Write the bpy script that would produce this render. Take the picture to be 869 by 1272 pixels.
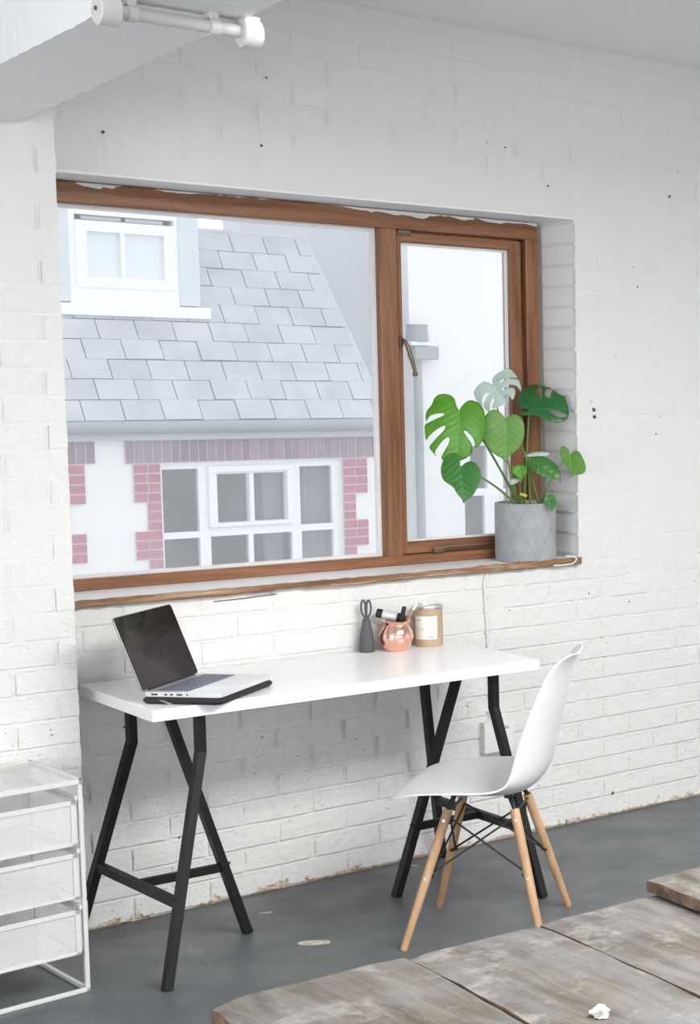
import bpy, bmesh, math, random
from mathutils import Vector, Matrix, geometry, noise
random.seed(7)
C = bpy.context.scene.collection
PI = math.pi
for o in list(bpy.data.objects): bpy.data.objects.remove(o)

# ------------------------------------------------------------------ camera
def make_camera():
    yaw, pitch, roll = 0.8382293616, 0.0979397418, 0.0109336046
    f = Vector((math.sin(yaw)*math.cos(pitch), math.cos(yaw)*math.cos(pitch), -math.sin(pitch)))
    r = Vector((math.cos(yaw), -math.sin(yaw), 0)); u = r.cross(f)
    r2 = math.cos(roll)*r + math.sin(roll)*u; u2 = -math.sin(roll)*r + math.cos(roll)*u
    cd = bpy.data.cameras.new('camera'); co = bpy.data.objects.new('camera', cd); C.objects.link(co)
    m = Matrix((r2, u2, -f)).transposed().to_4x4(); m.translation = Vector((-1.77884, -5.12962, 1.64564))
    co.matrix_world = m
    cd.sensor_fit = 'VERTICAL'; cd.sensor_height = 36; cd.sensor_width = 36*869/1272
    cd.lens = 2060.574/1272*36
    # the photograph is an off-centre crop of a wider frame: shifted lens
    cd.shift_x = -782.494/1272; cd.shift_y = 39.718/1272
    cd.clip_start = .05; cd.clip_end = 200
    bpy.context.scene.camera = co
make_camera()

# ------------------------------------------------------------------ light
vs = bpy.context.scene.view_settings
vs.view_transform = 'Standard'; vs.look = 'None'; vs.gamma = 1; vs.use_curve_mapping = False
vs.exposure = 0.0
bpy.context.scene.display_settings.display_device = 'sRGB'
w = bpy.data.worlds.new('overcast_sky'); bpy.context.scene.world = w; w.use_nodes = True
bg = w.node_tree.nodes['Background']; bg.inputs[0].default_value = (.93, .965, 1, 1); bg.inputs[1].default_value = 1.6

def area(name, loc, rot, sx, sy, power, col=(1, 1, 1)):
    l = bpy.data.lights.new(name, 'AREA'); l.shape = 'RECTANGLE'; l.size = sx; l.size_y = sy
    l.energy = power; l.color = col
    o = bpy.data.objects.new(name, l); C.objects.link(o); o.location = loc; o.rotation_euler = rot
    return o
# daylight through the rooflight and through the windows of the wall behind the camera
area('rooflight_daylight', (1.2, -3.75, 3.0), (0, 0, 0), 2.6, 1.5, 275, (1, .985, .965))
for wx, wp in ((-2.7, 40), (-.3, 10), (1.6, 10)):
    area('window_daylight', (wx, -8.05, 1.65), (math.radians(90), 0, 0), 1.6, 1.5, wp, (1, .99, .975))
area('west_side_fill', (-4.1, -3.1, 1.6), (0, math.radians(-90), 0), 1.6, 2.6, 64, (.97, .985, 1))  # added side fill to brighten the beam's left face and the window cheek

# ------------------------------------------------------------------ helpers
def mat(name, col=(.8, .8, .8), rough=.6, metal=0, spec=.5):
    m = bpy.data.materials.new(name); m.use_nodes = True
    b = m.node_tree.nodes['Principled BSDF']
    b.inputs['Base Color'].default_value = (*col, 1); b.inputs['Roughness'].default_value = rough
    b.inputs['Metallic'].default_value = metal; b.inputs['Specular IOR Level'].default_value = spec
    return m
class NT:
    def __init__(s, m): s.m = m; s.t = m.node_tree; s.b = s.t.nodes['Principled BSDF']
    def n(s, kind, **kw):
        nd = s.t.nodes.new(kind)
        for k, v in kw.items(): setattr(nd, k, v)
        return nd
    def l(s, a, b): s.t.links.new(a, b)
    def coord(s, scale=(1, 1, 1), world=False, rot=(0, 0, 0)):
        mp = s.n('ShaderNodeMapping'); mp.inputs['Scale'].default_value = scale; mp.inputs['Rotation'].default_value = rot
        if world: g = s.n('ShaderNodeNewGeometry'); s.l(g.outputs['Position'], mp.inputs['Vector'])
        else: g = s.n('ShaderNodeTexCoord'); s.l(g.outputs['Object'], mp.inputs['Vector'])
        return mp.outputs[0]
    def noise(s, vec, scale, detail=4, rough=.55, dist=0):
        nd = s.n('ShaderNodeTexNoise'); s.l(vec, nd.inputs['Vector'])
        nd.inputs['Scale'].default_value = scale; nd.inputs['Detail'].default_value = detail
        nd.inputs['Roughness'].default_value = rough; nd.inputs['Distortion'].default_value = dist
        return nd.outputs['Fac']
    def ramp(s, fac, stops):
        nd = s.n('ShaderNodeValToRGB'); s.l(fac, nd.inputs[0]); cr = nd.color_ramp
        while len(cr.elements) < len(stops): cr.elements.new(.5)
        for e, (p, c) in zip(cr.elements, stops):
            e.position = p; e.color = (*c, 1) if len(c) == 3 else c
        return nd.outputs[0]
    def mix(s, fac, a, b, mode='MIX'):
        nd = s.n('ShaderNodeMix', data_type='RGBA', blend_type=mode)
        for sock, v in ((nd.inputs[0], fac), (nd.inputs[6], a), (nd.inputs[7], b)):
            if hasattr(v, 'links'): s.l(v, sock)
            elif isinstance(v, tuple): sock.default_value = (*v, 1)
            else: sock.default_value = v
        return nd.outputs[2]
    def math(s, op, a, b=0., c=None):
        nd = s.n('ShaderNodeMath', operation=op)
        for sock, v in zip(nd.inputs, (a, b, c)):
            if v is None: continue
            if hasattr(v, 'links'): s.l(v, sock)
            else: sock.default_value = v
        return nd.outputs[0]
    def sep(s, vec):
        nd = s.n('ShaderNodeSeparateXYZ'); s.l(vec, nd.inputs[0]); return nd.outputs
    def bump(s, h, strength=.3, dist=.002):
        nd = s.n('ShaderNodeBump'); nd.inputs['Strength'].default_value = strength; nd.inputs['Distance'].default_value = dist
        s.l(h, nd.inputs['Height']); s.l(nd.outputs[0], s.b.inputs['Normal']); return nd
    def col(s, c): s.l(c, s.b.inputs['Base Color'])
    def rgh(s, c): s.l(c, s.b.inputs['Roughness'])

def obj(name, bm, m=None, parent=None, smooth=False, loc=None, rot=None):
    me = bpy.data.meshes.new(name)
    bm.normal_update(); bm.to_mesh(me); bm.free()
    if m:
        for mm in (m if isinstance(m, (list, tuple)) else (m,)): me.materials.append(mm)
    if smooth:
        me.polygons.foreach_set('use_smooth', [True]*len(me.polygons))
        if smooth == 'auto': me.set_sharp_from_angle(angle=math.radians(38))
    o = bpy.data.objects.new(name, me); C.objects.link(o)
    if parent: o.parent = parent
    if loc is not None: o.location = loc
    if rot is not None: o.rotation_euler = rot
    return o
def empty(name, loc=(0, 0, 0), rz=0):
    o = bpy.data.objects.new(name, None); C.objects.link(o); o.location = loc; o.rotation_euler = (0, 0, rz)
    o.empty_display_size = .1
    return o
def tag(o, label, cat, group=None):
    o['label'] = label; o['category'] = cat
    if group: o['group'] = group
    return o
def struct(o, label=None, cat='structure'):
    o['kind'] = 'structure'
    if label: o['label'] = label; o['category'] = cat
    return o
def box(bm, a, b, bev=0, seg=1, mi=0):
    ma = Matrix.Translation([(a[i]+b[i])/2 for i in range(3)]) @ Matrix.Diagonal([abs(b[i]-a[i]) for i in range(3)]+[1])
    r = bmesh.ops.create_cube(bm, size=1, matrix=ma)
    vs_ = r['verts']; fs = list({f for v in vs_ for f in v.link_faces})
    for f in fs: f.material_index = mi
    if bev > 0:
        es = list({e for v in vs_ for e in v.link_edges})
        bmesh.ops.bevel(bm, geom=es, offset=bev, segments=seg, affect='EDGES', profile=.7)
    return bm
def B(*boxes, bev=0, seg=1):
    bm = bmesh.new()
    for a, b in boxes: box(bm, a, b, bev, seg)
    return bm
def frames(pts, up0):
    """parallel frames along a polyline"""
    out = []
    n = len(pts); prev = None
    for i in range(n):
        if i == 0: t = pts[1]-pts[0]
        elif i == n-1: t = pts[-1]-pts[-2]
        else: t = (pts[i+1]-pts[i]).normalized() + (pts[i]-pts[i-1]).normalized()
        t = t.normalized()
        if prev is None:
            s = t.cross(up0)
            if s.length < 1e-4: s = t.cross(Vector((1, 0, 0)))
        else: s = prev - t*prev.dot(t)
        s.normalize(); prev = s
        out.append((t, s, s.cross(t).normalized()))
    return out
def tube(bm, pts, r, seg=8, cap=True, up=(0, 0, 1), square=None, mi=0):
    pts = [Vector(p) for p in pts]; n = len(pts)
    rr = r if isinstance(r, (list, tuple)) else [r]*n
    fr = frames(pts, Vector(up)); rings = []
    for i, (p, (t, s, u)) in enumerate(zip(pts, fr)):
        k = 1.
        if square:
            hw, hh = square[0]/2, square[1]/2
            if 0 < i < n-1:
                k = 1/max(.5, (pts[i+1]-pts[i]).normalized().dot(t))
            prof = [(hw, hh), (-hw, hh), (-hw, -hh), (hw, -hh)]
            ring = [bm.verts.new(p + s*x*k + u*y*k) for x, y in prof]
        else:
            ring = [bm.verts.new(p + (s*math.cos(a) + u*math.sin(a))*rr[i]) for a in [2*PI*j/seg for j in range(seg)]]
        rings.append(ring)
    m = len(rings[0])
    for a, b in zip(rings, rings[1:]):
        for j in range(m):
            f = bm.faces.new((a[j], a[(j+1) % m], b[(j+1) % m], b[j])); f.material_index = mi
    if cap:
        bm.faces.new(rings[0][::-1]).material_index = mi; bm.faces.new(rings[-1]).material_index = mi
    return bm
def lathe(bm, prof, seg=32, c=(0, 0, 0), axis='Z', mi=0):
    """prof: list of (radius, height); radius 0 closes with a fan"""
    rings = []
    for r, h in prof:
        if r <= 1e-6: rings.append([bm.verts.new((c[0], c[1], c[2]+h))])
        else: rings.append([bm.verts.new((c[0]+r*math.cos(2*PI*j/seg), c[1]+r*math.sin(2*PI*j/seg), c[2]+h)) for j in range(seg)])
    for a, b in zip(rings, rings[1:]):
        for j in range(seg):
            k = (j+1) % seg
            if len(a) == 1 and len(b) == 1: continue
            if len(a) == 1: f = bm.faces.new((a[0], b[j], b[k]))
            elif len(b) == 1: f = bm.faces.new((a[j], a[k], b[0]))
            else: f = bm.faces.new((a[j], a[k], b[k], b[j]))
            f.material_index = mi
    bmesh.ops.recalc_face_normals(bm, faces=bm.faces)
    return bm
def smooth_pts(pts, n=4, closed=False):
    P = [Vector(p) for p in pts]; out = []; m = len(P)
    rng = range(m) if closed else range(m-1)
    for i in rng:
        p0 = P[(i-1) % m] if closed or i > 0 else P[0]; p1 = P[i]; p2 = P[(i+1) % m]
        p3 = P[(i+2) % m] if closed or i+2 < m else P[-1]
        for k in range(n):
            t = k/n
            out.append(.5*((2*p1) + (p2-p0)*t + (2*p0-5*p1+4*p2-p3)*t*t + (3*p1-p0-3*p2+p3)*t**3))
    if not closed: out.append(P[-1])
    return out

# ------------------------------------------------------------------ materials
def wall_paint(name, col=(.765, .765, .755), world=True):
    m = mat(name, col, .62, 0, .35); t = NT(m); v = t.coord(world=True)
    z = t.sep(v)[2]
    # crumbling unpainted strip just above the floor and small chips where paint is missing
    n1 = t.noise(v, 22, 5, .65); h = t.math('MULTIPLY_ADD', n1, .11, -.042)
    low = t.math('LESS_THAN', z, h)
    dirt = t.ramp(t.noise(v, 60, 4), [(.3, (.25, .17, .11)), (.5, (.62, .5, .38)), (.72, (.75, .72, .68))])
    lowzone = t.math('LESS_THAN', z, .9)
    spk = t.math('GREATER_THAN', t.noise(v, 75, 3, .5), .735)
    c = t.mix(low, col, dirt)
    c = t.mix(t.math('MULTIPLY', spk, lowzone), c, (.3, .24, .19))
    t.col(c)
    a = t.noise(v, 38, 6, .62, .6); b = t.noise(v, 7, 2)
    # the lower courses carry thicker, lumpier paint than the upper ones
    mr = t.n('ShaderNodeMapRange'); mr.inputs[1].default_value = .3; mr.inputs[2].default_value = 1.9
    mr.inputs[3].default_value = 1.; mr.inputs[4].default_value = .22; t.l(z, mr.inputs[0])
    hgt = t.math('MULTIPLY', t.math('ADD', a, t.math('MULTIPLY', b, .6)), mr.outputs[0])
    t.bump(hgt, .55, .012)
    return m
M = {}
M['brick_paint'] = wall_paint('painted_brick')
M['plaster'] = mat('painted_plaster', (.93, .93, .925), .7)
t = NT(M['plaster']); v = t.coord(world=True); t.bump(t.noise(v, 14, 5, .6), .25, .006)
M['beam'] = mat('painted_concrete_beam', (.88, .885, .9), .7)
t = NT(M['beam']); v = t.coord(world=True); t.bump(t.noise(v, 26, 6, .65), .5, .012)
M['reveal'] = mat('lit_painted_reveal', (.86, .875, .9), .6)  # brighter, bluer light on the cheek is put into this white
t = NT(M['reveal']); v = t.coord(world=True); t.bump(t.noise(v, 30, 5, .6), .35, .008)
# floor paint
M['floor'] = mat('grey_floor_paint', (.1, .106, .112), .42)
t = NT(M['floor']); v = t.coord(world=True)
c = t.ramp(t.noise(v, 1.6, 6, .6), [(.25, (.085, .092, .099)), (.55, (.112, .12, .127)), (.8, (.138, .144, .149))])
c = t.mix(t.math('MULTIPLY', t.math('GREATER_THAN', t.noise(v, 42, 4, .6), .735), .7), c, (.45, .44, .41))
ws = t.coord((1, .16, 1), True, (0, 0, .25)); streak = t.math('GREATER_THAN', t.noise(ws, 9, 3, .5), .7)
c = t.mix(t.math('MULTIPLY', streak, .12), c, (.36, .37, .37))
t.col(c); t.rgh(t.ramp(t.noise(v, 5, 5), [(.3, (.3,)*3), (.7, (.55,)*3)])); t.bump(t.noise(v, 12, 6, .6), .18, .008)

def wood(name, cols, scale, axis='X', rough=.5, bump=.2, ring=2.):
    m = mat(name, cols[1], rough); t = NT(m)
    s = {'X': (.06, 1, 1), 'Y': (1, .06, 1), 'Z': (1, 1, .06)}[axis]
    v = t.coord(s); g = t.noise(v, scale, 6, .6, 1.2); g2 = t.noise(v, scale*5, 3, .6)
    f = t.math('ADD', t.math('MULTIPLY', g, .75), t.math('MULTIPLY', g2, .25))
    t.col(t.ramp(f, [(.32, cols[0]), (.5, cols[1]), (.68, cols[2])])); t.bump(f, bump, .002)
    return m, t, f
fc = [(.13, .048, .02), (.255, .108, .048), (.35, .175, .092)]
def frame_wood(name, axis):
    m, t, f = wood(name, fc, 22, axis, .42, .15)
    # splashes of white wall paint near the head of the frame
    v = t.coord(world=True); z = t.sep(v)[2]
    sp = t.noise(t.coord((.35, 1, 1), True), 9, 4, .6, .5)
    hi = t.n('ShaderNodeMapRange'); hi.inputs[1].default_value = 2.15; hi.inputs[2].default_value = 2.205
    hi.inputs[3].default_value = -.3; hi.inputs[4].default_value = .19; t.l(z, hi.inputs[0])
    m1 = t.math('GREATER_THAN', t.math('ADD', sp, hi.outputs[0]), .6)
    m2 = t.math('GREATER_THAN', t.noise(v, 60, 3, .6), .755)
    base = t.b.inputs['Base Color'].links[0].from_socket
    t.col(t.mix(t.math('MAXIMUM', m1, m2), base, (.8, .8, .8)))
    return m
M['frame_x'] = frame_wood('stained_wood_horizontal', 'X'); M['frame_z'] = frame_wood('stained_wood_upright', 'Z')
M['nosing'], t, f = wood('raw_board_edge', [(.09, .04, .018), (.25, .125, .06), (.56, .42, .29)], 20, 'X', .65, .5)
M['sill_paint'] = mat('sill_white_paint', (.8, .8, .82), .5)
M['beech'], t, f = wood('beech', [(.40, .235, .125), (.49, .305, .17), (.56, .37, .22)], 26, 'Z', .45, .06)
M['white_desk'] = mat('white_laminate', (.93, .93, .935), .28)
M['black_metal'] = mat('black_powder_coat', (.009, .0095, .0105), .45, 0, .3)
t = NT(M['black_metal']); v = t.coord(); t.bump(t.noise(v, 300, 2), .08, .0005)
M['wire_black'] = mat('black_wire', (.012, .012, .013), .4)
M['shell'] = mat('white_plastic_shell', (.78, .78, .79), .32)
M['white_metal'] = mat('white_powder_coat', (.66, .67, .66), .4)
M['steel'] = mat('bare_steel', (.6, .6, .6), .3, 1)
M['brass'] = mat('tarnished_brass', (.2, .155, .1), .42, .85)
M['alu'] = mat('laptop_aluminium', (.8, .81, .83), .35, .35)
M['lid_edge'] = mat('laptop_lid_grey', (.3, .3, .31), .4, .5)
M['key'] = mat('laptop_keys', (.14, .15, .2), .5)
M['screen'] = mat('dark_glossy_screen', (.018, .01, .011), .05, 0, .5)
t = NT(M['screen']); v = t.coord((1, 1, 1)); t.rgh(t.ramp(t.noise(v, 18, 5, .65), [(.35, (.03,)*3), (.7, (.12,)*3)]))
M['rubber'] = mat('black_rubber', (.015, .015, .017), .6)
M['sleeve'] = mat('black_neoprene', (.02, .021, .024), .75)
M['copper'] = mat('polished_copper', (.95, .56, .44), .12, 1)
t = NT(M['copper']); v = t.coord(); t.bump(t.noise(v, 45, 2), .12, .004)
M['grey_silicone'] = mat('grey_silicone', (.085, .09, .1), .6)
M['kraft'] = mat('kraft_card', (.47, .35, .23), .7)
t = NT(M['kraft']); v = t.coord(); t.col(t.ramp(t.noise(v, 220, 3), [(.3, (.41, .3, .195)), (.7, (.52, .395, .27))]))
M['tin'] = mat('tin_lid', (.62, .6, .57), .3, .9)
M['tin_label'] = mat('silver_label', (.74, .75, .77), .35, .3)
M['paper'] = mat('white_label_paper', (.84, .83, .82), .6)
M['ink'] = mat('grey_ink', (.18, .18, .19), .6)
M['plastic_white'] = mat('white_plastic_box', (.78, .78, .76), .4)
M['pipe_paint'] = mat('grey_painted_pipe', (.58, .58, .57), .45)
M['cap_paint'] = mat('grey_white_cap_paint', (.64, .64, .62), .4)
M['soil'] = mat('potting_soil', (.045, .03, .02), .95)
t = NT(M['soil']); t.bump(t.noise(t.coord(), 90, 5), .8, .01)
# concrete pot with incised diamond lines
m = M['pot'] = mat('cast_concrete', (.36, .375, .39), .7); t = NT(m); v = t.coord(); s = t.sep(v)
ang = t.math('ARCTAN2', s[1], s[0])
def dline(sign):
    a = t.math('ADD', t.math('MULTIPLY', ang, 5/PI), t.math('MULTIPLY', s[2], sign*7.4))
    fr = t.math('FRACT', t.math('ADD', a, 50.3)); return t.math('LESS_THAN', t.math('ABSOLUTE', t.math('SUBTRACT', fr, .5)), .02), fr
l1, f1 = dline(1); l2, f2 = dline(-1); ln = t.math('MAXIMUM', l1, l2)
facet = t.math('MULTIPLY', t.math('ADD', f1, f2), .5)
c = t.ramp(t.noise(v, 14, 6, .6), [(.3, (.3, .315, .33)), (.7, (.43, .44, .45))])
t.col(t.mix(t.math('MULTIPLY', ln, .4), c, (.2, .21, .22)))
t.bump(t.math('SUBTRACT', t.math('MULTIPLY', facet, .9), t.math('MULTIPLY', ln, .5)), .5, .006)
# leaves
def leafmat(name, c1, c2, rough, trans=.25, coat=0., sheen=0):
    m = mat(name, c1, rough, 0, .5); t = NT(m); v = t.coord(); s = t.sep(v)
    lat = t.math('ABSOLUTE', s[1]); q = t.math('SUBTRACT', s[0], t.math('MULTIPLY', lat, .75))
    fr = t.math('FRACT', t.math('MULTIPLY', q, 42.)); vein = t.math('LESS_THAN', fr, .07)
    mid = t.math('LESS_THAN', lat, .0012)
    c = t.ramp(t.noise(v, 14, 4), [(.3, c1), (.7, c2)])
    lc = tuple(min(1, x*1.25+.03) for x in c2)
    c = t.mix(t.math('MULTIPLY', vein, .3), c, tuple(x*.78 for x in c1)); c = t.mix(t.math('MULTIPLY', mid, .8), c, lc)
    t.col(c); t.bump(t.math('SUBTRACT', t.math('ABSOLUTE', t.math('SUBTRACT', fr, .5)), mid), .15, .002)
    b = t.b; out = t.t.nodes['Material Output']
    tr = t.n('ShaderNodeBsdfTranslucent'); t.l(c, tr.inputs[0])
    mx = t.n('ShaderNodeMixShader'); mx.inputs[0].default_value = trans
    t.l(b.outputs[0], mx.inputs[1]); t.l(tr.outputs[0], mx.inputs[2]); t.l(mx.outputs[0], out.inputs[0])
    return m
M['leaf_bright'] = leafmat('leaf_bright_green', (.105, .36, .022), (.16, .46, .035), .38, .4)
M['leaf_mid'] = leafmat('leaf_mid_green', (.11, .3, .045), (.17, .38, .07), .4, .25)
M['leaf_dark'] = leafmat('leaf_dark_green', (.016, .115, .03), (.03, .17, .045), .25, .1)
M['leaf_deep'] = leafmat('leaf_deep_green', (.03, .17, .03), (.06, .23, .04), .35, .15)
M['leaf_pale'] = leafmat('leaf_pale_sheen', (.42, .58, .5), (.66, .78, .74), .25, .2)  # window light glinting off the glossy leaf, put into the pale colour
M['leaf_yellow'] = leafmat('leaf_yellowing', (.5, .48, .04), (.6, .55, .08), .4, .25)
M['stem'] = mat('petiole_green', (.13, .27, .06), .45)
# glass of the main window: thin, dusty, with extra haze standing in for glare outside
def glass_mat(name, haze, tint=(1, 1, 1), speck=True):
    m = bpy.data.materials.new(name); m.use_nodes = True; t = NT.__new__(NT); t.m = m; t.t = m.node_tree
    t.b = t.t.nodes['Principled BSDF']; out = t.t.nodes['Material Output']; t.t.nodes.remove(t.b)
    tp = t.n('ShaderNodeBsdfTransparent'); tp.inputs[0].default_value = (*tint, 1)
    gl = t.n('ShaderNodeBsdfGlossy'); gl.inputs['Roughness'].default_value = .02
    fz = t.n('ShaderNodeFresnel'); fz.inputs[0].default_value = 1.45
    m1 = t.n('ShaderNodeMixShader'); t.l(fz.outputs[0], m1.inputs[0]); t.l(tp.outputs[0], m1.inputs[1]); t.l(gl.outputs[0], m1.inputs[2])
    tl = t.n('ShaderNodeBsdfTranslucent'); tl.inputs[0].default_value = (.95, .96, 1, 1)
    m2 = t.n('ShaderNodeMixShader'); t.l(m1.outputs[0], m2.inputs[1]); t.l(tl.outputs[0], m2.inputs[2])
    v = t.coord(world=True); n1 = t.noise(v, 3, 4, .6)
    hz = t.math('MULTIPLY_ADD', n1, haze*.8, haze*.6)
    if speck:
        sp = t.math('GREATER_THAN', t.noise(v, 130, 3, .6), .74); hz = t.math('MAXIMUM', hz, t.math('MULTIPLY', sp, .5))
    t.l(hz, m2.inputs[0]); t.l(m2.outputs[0], out.inputs[0])
    return m
M['glass'] = glass_mat('dusty_glare_glass', .14)
M['pale_glass'] = mat('pale_reflecting_glass', (.7, .76, .8), .06, 0, .8)
M['far_glass'] = mat('far_window_glass', (.16, .185, .195), .06, 0, .8)
t = NT(M['far_glass']); t.b.inputs['Alpha'].default_value = .3
# outside
M['slate'] = mat('grey_roof_slate', (.42, .44, .48), .5)
t = NT(M['slate']); v = t.coord(world=True)
oi = t.n('ShaderNodeObjectInfo')
c = t.ramp(t.noise(v, 4, 5, .65), [(.25, (.28, .3, .35)), (.5, (.4, .42, .47)), (.75, (.52, .54, .59))])
t.col(t.mix(t.math('MULTIPLY', oi.outputs['Random'], .35), c, (.58, .6, .64)))
M['slate_back'] = mat('shadow_line_underlay', (.13, .14, .17), .8)  # darkened so the gaps between slates show as shadow lines
M['render_white'] = mat('white_render', (.85, .85, .85), .8)
M['upvc'] = mat('white_window_plastic', (.86, .87, .88), .4)
M['red_brick'] = mat('red_brick', (.5, .13, .17), .75)
t = NT(M['red_brick']); v = t.coord(world=True); oi = t.n('ShaderNodeObjectInfo')
c = t.ramp(t.noise(v, 9, 4), [(.3, (.34, .07, .12)), (.7, (.5, .14, .2))]); t.col(t.mix(t.math('MULTIPLY', oi.outputs['Random'], .4), c, (.45, .2, .28)))
M['purple_brick'] = mat('weathered_purple_brick', (.3, .2, .24), .75)
t = NT(M['purple_brick']); oi = t.n('ShaderNodeObjectInfo'); t.col(t.mix(oi.outputs['Random'], (.16, .1, .145), (.3, .2, .25)))
M['pale_mortar'] = mat('pale_mortar', (.62, .58, .6), .85)
M['gutter'] = mat('grey_gutter', (.27, .29, .31), .45)
M['fascia'] = mat('grey_fascia', (.5, .52, .54), .6)
M['grey_render'] = mat('grey_blue_render', (.6, .63, .68), .8)
M['pipe_grey'] = mat('grey_drainpipe', (.3, .33, .36), .5)
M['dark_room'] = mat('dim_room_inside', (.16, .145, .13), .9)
M['curtain'] = mat('white_net_curtain', (.8, .82, .83), .8)
M['dormer_cheek'] = mat('pale_blue_cladding', (.6, .66, .72), .6)
M['asphalt'] = mat('asphalt', (.3, .3, .31), .9)
# bench boards
m = M['plank'] = mat('weathered_plank', (.38, .33, .28), .75); t = NT(m)
oi = t.n('ShaderNodeObjectInfo'); add = t.n('ShaderNodeVectorMath', operation='ADD'); tc = t.n('ShaderNodeNewGeometry'); t.l(tc.outputs['Position'], add.inputs[0]); t.l(oi.outputs['Random'], add.inputs[1])
mp = t.n('ShaderNodeMapping'); mp.inputs['Scale'].default_value = (1, .12, 1); t.l(add.outputs[0], mp.inputs[0])
g = t.noise(mp.outputs[0], 26, 7, .7, .8); g2 = t.noise(add.outputs[0], 5, 5, .65); g3 = t.noise(add.outputs[0], 11, 6, .7)
c = t.ramp(g, [(.25, (.03, .023, .017)), (.45, (.075, .062, .051)), (.62, (.13, .115, .1)), (.8, (.21, .195, .18))])
c = t.mix(t.ramp(g2, [(.42, (0, 0, 0)), (.7, (.75,)*3)]), c, (.16, .168, .18))
c = t.mix(t.ramp(g3, [(.55, (0, 0, 0)), (.66, (.6,)*3)]), c, (.26, .245, .23))
c = t.mix(t.math('MULTIPLY', t.math('GREATER_THAN', t.noise(add.outputs[0], 14, 2, .5), .74), .7), c, (.08, .065, .055))
t.col(c); t.bump(t.math('ADD', g, t.math('MULTIPLY', g3, .6)), .5, .006)
M['plank_edge'] = mat('worn_plank_edge', (.3, .2, .13), .8)
t = NT(M['plank_edge']); t.col(t.ramp(t.noise(t.coord(), 30, 5), [(.3, (.07, .045, .03)), (.6, (.19, .125, .08)), (.8, (.32, .26, .2))])); t.bump(t.noise(t.coord(), 60, 4), .5, .006)
# perforated sheet of the drawer unit: procedural round holes in a 3.2 mm grid
m = M['mesh'] = mat('white_perforated_steel', (.82, .83, .82), .45); t = NT(m); v = t.coord(); s = t.sep(v)
def perf(a, b):
    p = .0036
    fa = t.math('SUBTRACT', t.math('FRACT', t.math('ADD', t.math('DIVIDE', a, p), 500)), .5)
    fb = t.math('SUBTRACT', t.math('FRACT', t.math('ADD', t.math('DIVIDE', b, p), 500)), .5)
    return t.math('GREATER_THAN', t.math('ADD', t.math('MULTIPLY', fa, fa), t.math('MULTIPLY', fb, fb)), .135)
# the object frame decides the plane: x+y runs along either wall of a tray, z is its height
nrm = t.n('ShaderNodeTexCoord'); ns = t.sep(nrm.outputs['Normal'])
flat = t.math('GREATER_THAN', t.math('ABSOLUTE', ns[2]), .5)
side = perf(t.math('ADD', s[0], s[1]), s[2]); top = perf(s[0], s[1])
al = t.math('ADD', t.math('MULTIPLY', flat, top), t.math('MULTIPLY', t.math('SUBTRACT', 1., flat), side))
t.l(al, t.b.inputs['Alpha'])
# ------------------------------------------------------------------ room shell
H = 2.817; OX0, OX1, OZ0, OZ1 = 0.0, 1.722, 0.965, 2.208; WX1 = 5.0; WT = .30
fl = struct(obj('floor', B(((-4, -8.3, -.12), (WX1, WT, 0))), M['floor']), 'dark blue-grey painted concrete floor with chips and streaks', 'floor')
bm = B(((-4, -3.0, H), (WX1, WT, H+.15)), ((-4, -8.3, H), (WX1, -4.5, H+.15)), ((-4, -4.5, H), (-.1, -3.0, H+.15)), ((2.5, -4.5, H), (WX1, -3.0, H+.15)))
struct(obj('ceiling', bm, M['plaster']), 'flat white painted ceiling meeting the brick wall', 'ceiling')
bm = B(((-.3, .004, 0), (OX0, WT, H)), ((OX1+.004, .004, 0), (WX1, WT, H)), ((OX0, .004, 0), (OX1+.004, WT, OZ0)), ((OX0, .004, OZ1+.004), (OX1+.004, WT, H)))
wb = struct(obj('wall_back', bm, M['brick_paint']), 'white painted brick wall behind the desk, with the window opening', 'wall')
bm = B(((-4, -.161, 0), (-.049, .3, H)))
wl = struct(obj('wall_left', bm, M['brick_paint']), 'white painted brick pier projecting left of the window', 'wall')
struct(obj('wall_right', B(((WX1, -8.3, 0), (WX1+.2, WT, H))), M['plaster']), 'white side wall at the right end of the room', 'wall')
struct(obj('wall_west', B(((-4.2, -8.3, 0), (-4, -4.4, H)), ((-4.2, -1.8, 0), (-4, WT, H)), ((-4.2, -4.4, 0), (-4, -1.8, .8)), ((-4.2, -4.4, 2.4), (-4, -1.8, H))), M['plaster']), 'white side wall at the left end of the room, with an opening added for side fill light', 'wall')
bx = []
edges_ = [-4, -3.5, -1.9, -1.1, .5, .8, 2.4, WX1]
for i in range(0, 8, 2): bx.append(((edges_[i], -8.3, 0), (edges_[i+1], -8.1, H)))
for i in range(1, 7, 2): bx += [((edges_[i], -8.3, 0), (edges_[i+1], -8.1, .9)), ((edges_[i], -8.3, 2.4), (edges_[i+1], -8.1, H))]
struct(obj('wall_front', B(*bx), M['plaster']), 'white wall with three windows behind the camera', 'wall')
# soffit plaster of the window opening and its right-hand cheek
bm = B(((OX0-.1, .0035, OZ1-.002), (OX1+.004, .24, OZ1+.006)))
struct(obj('trim_1', bm, M['reveal']), 'smooth painted head of the window recess', 'trim')

HOLES = [(1.8, 1.525, 0.01), (1.803, 1.499, 0.009), (1.863, 0.083, 0.009), (0.138, 2.33, 0.006), (0.597, 2.342, 0.006), (1.619, 2.315, 0.005), (2.15, 2.325, 0.006), (2.078, 1.433, 0.004)]
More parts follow.
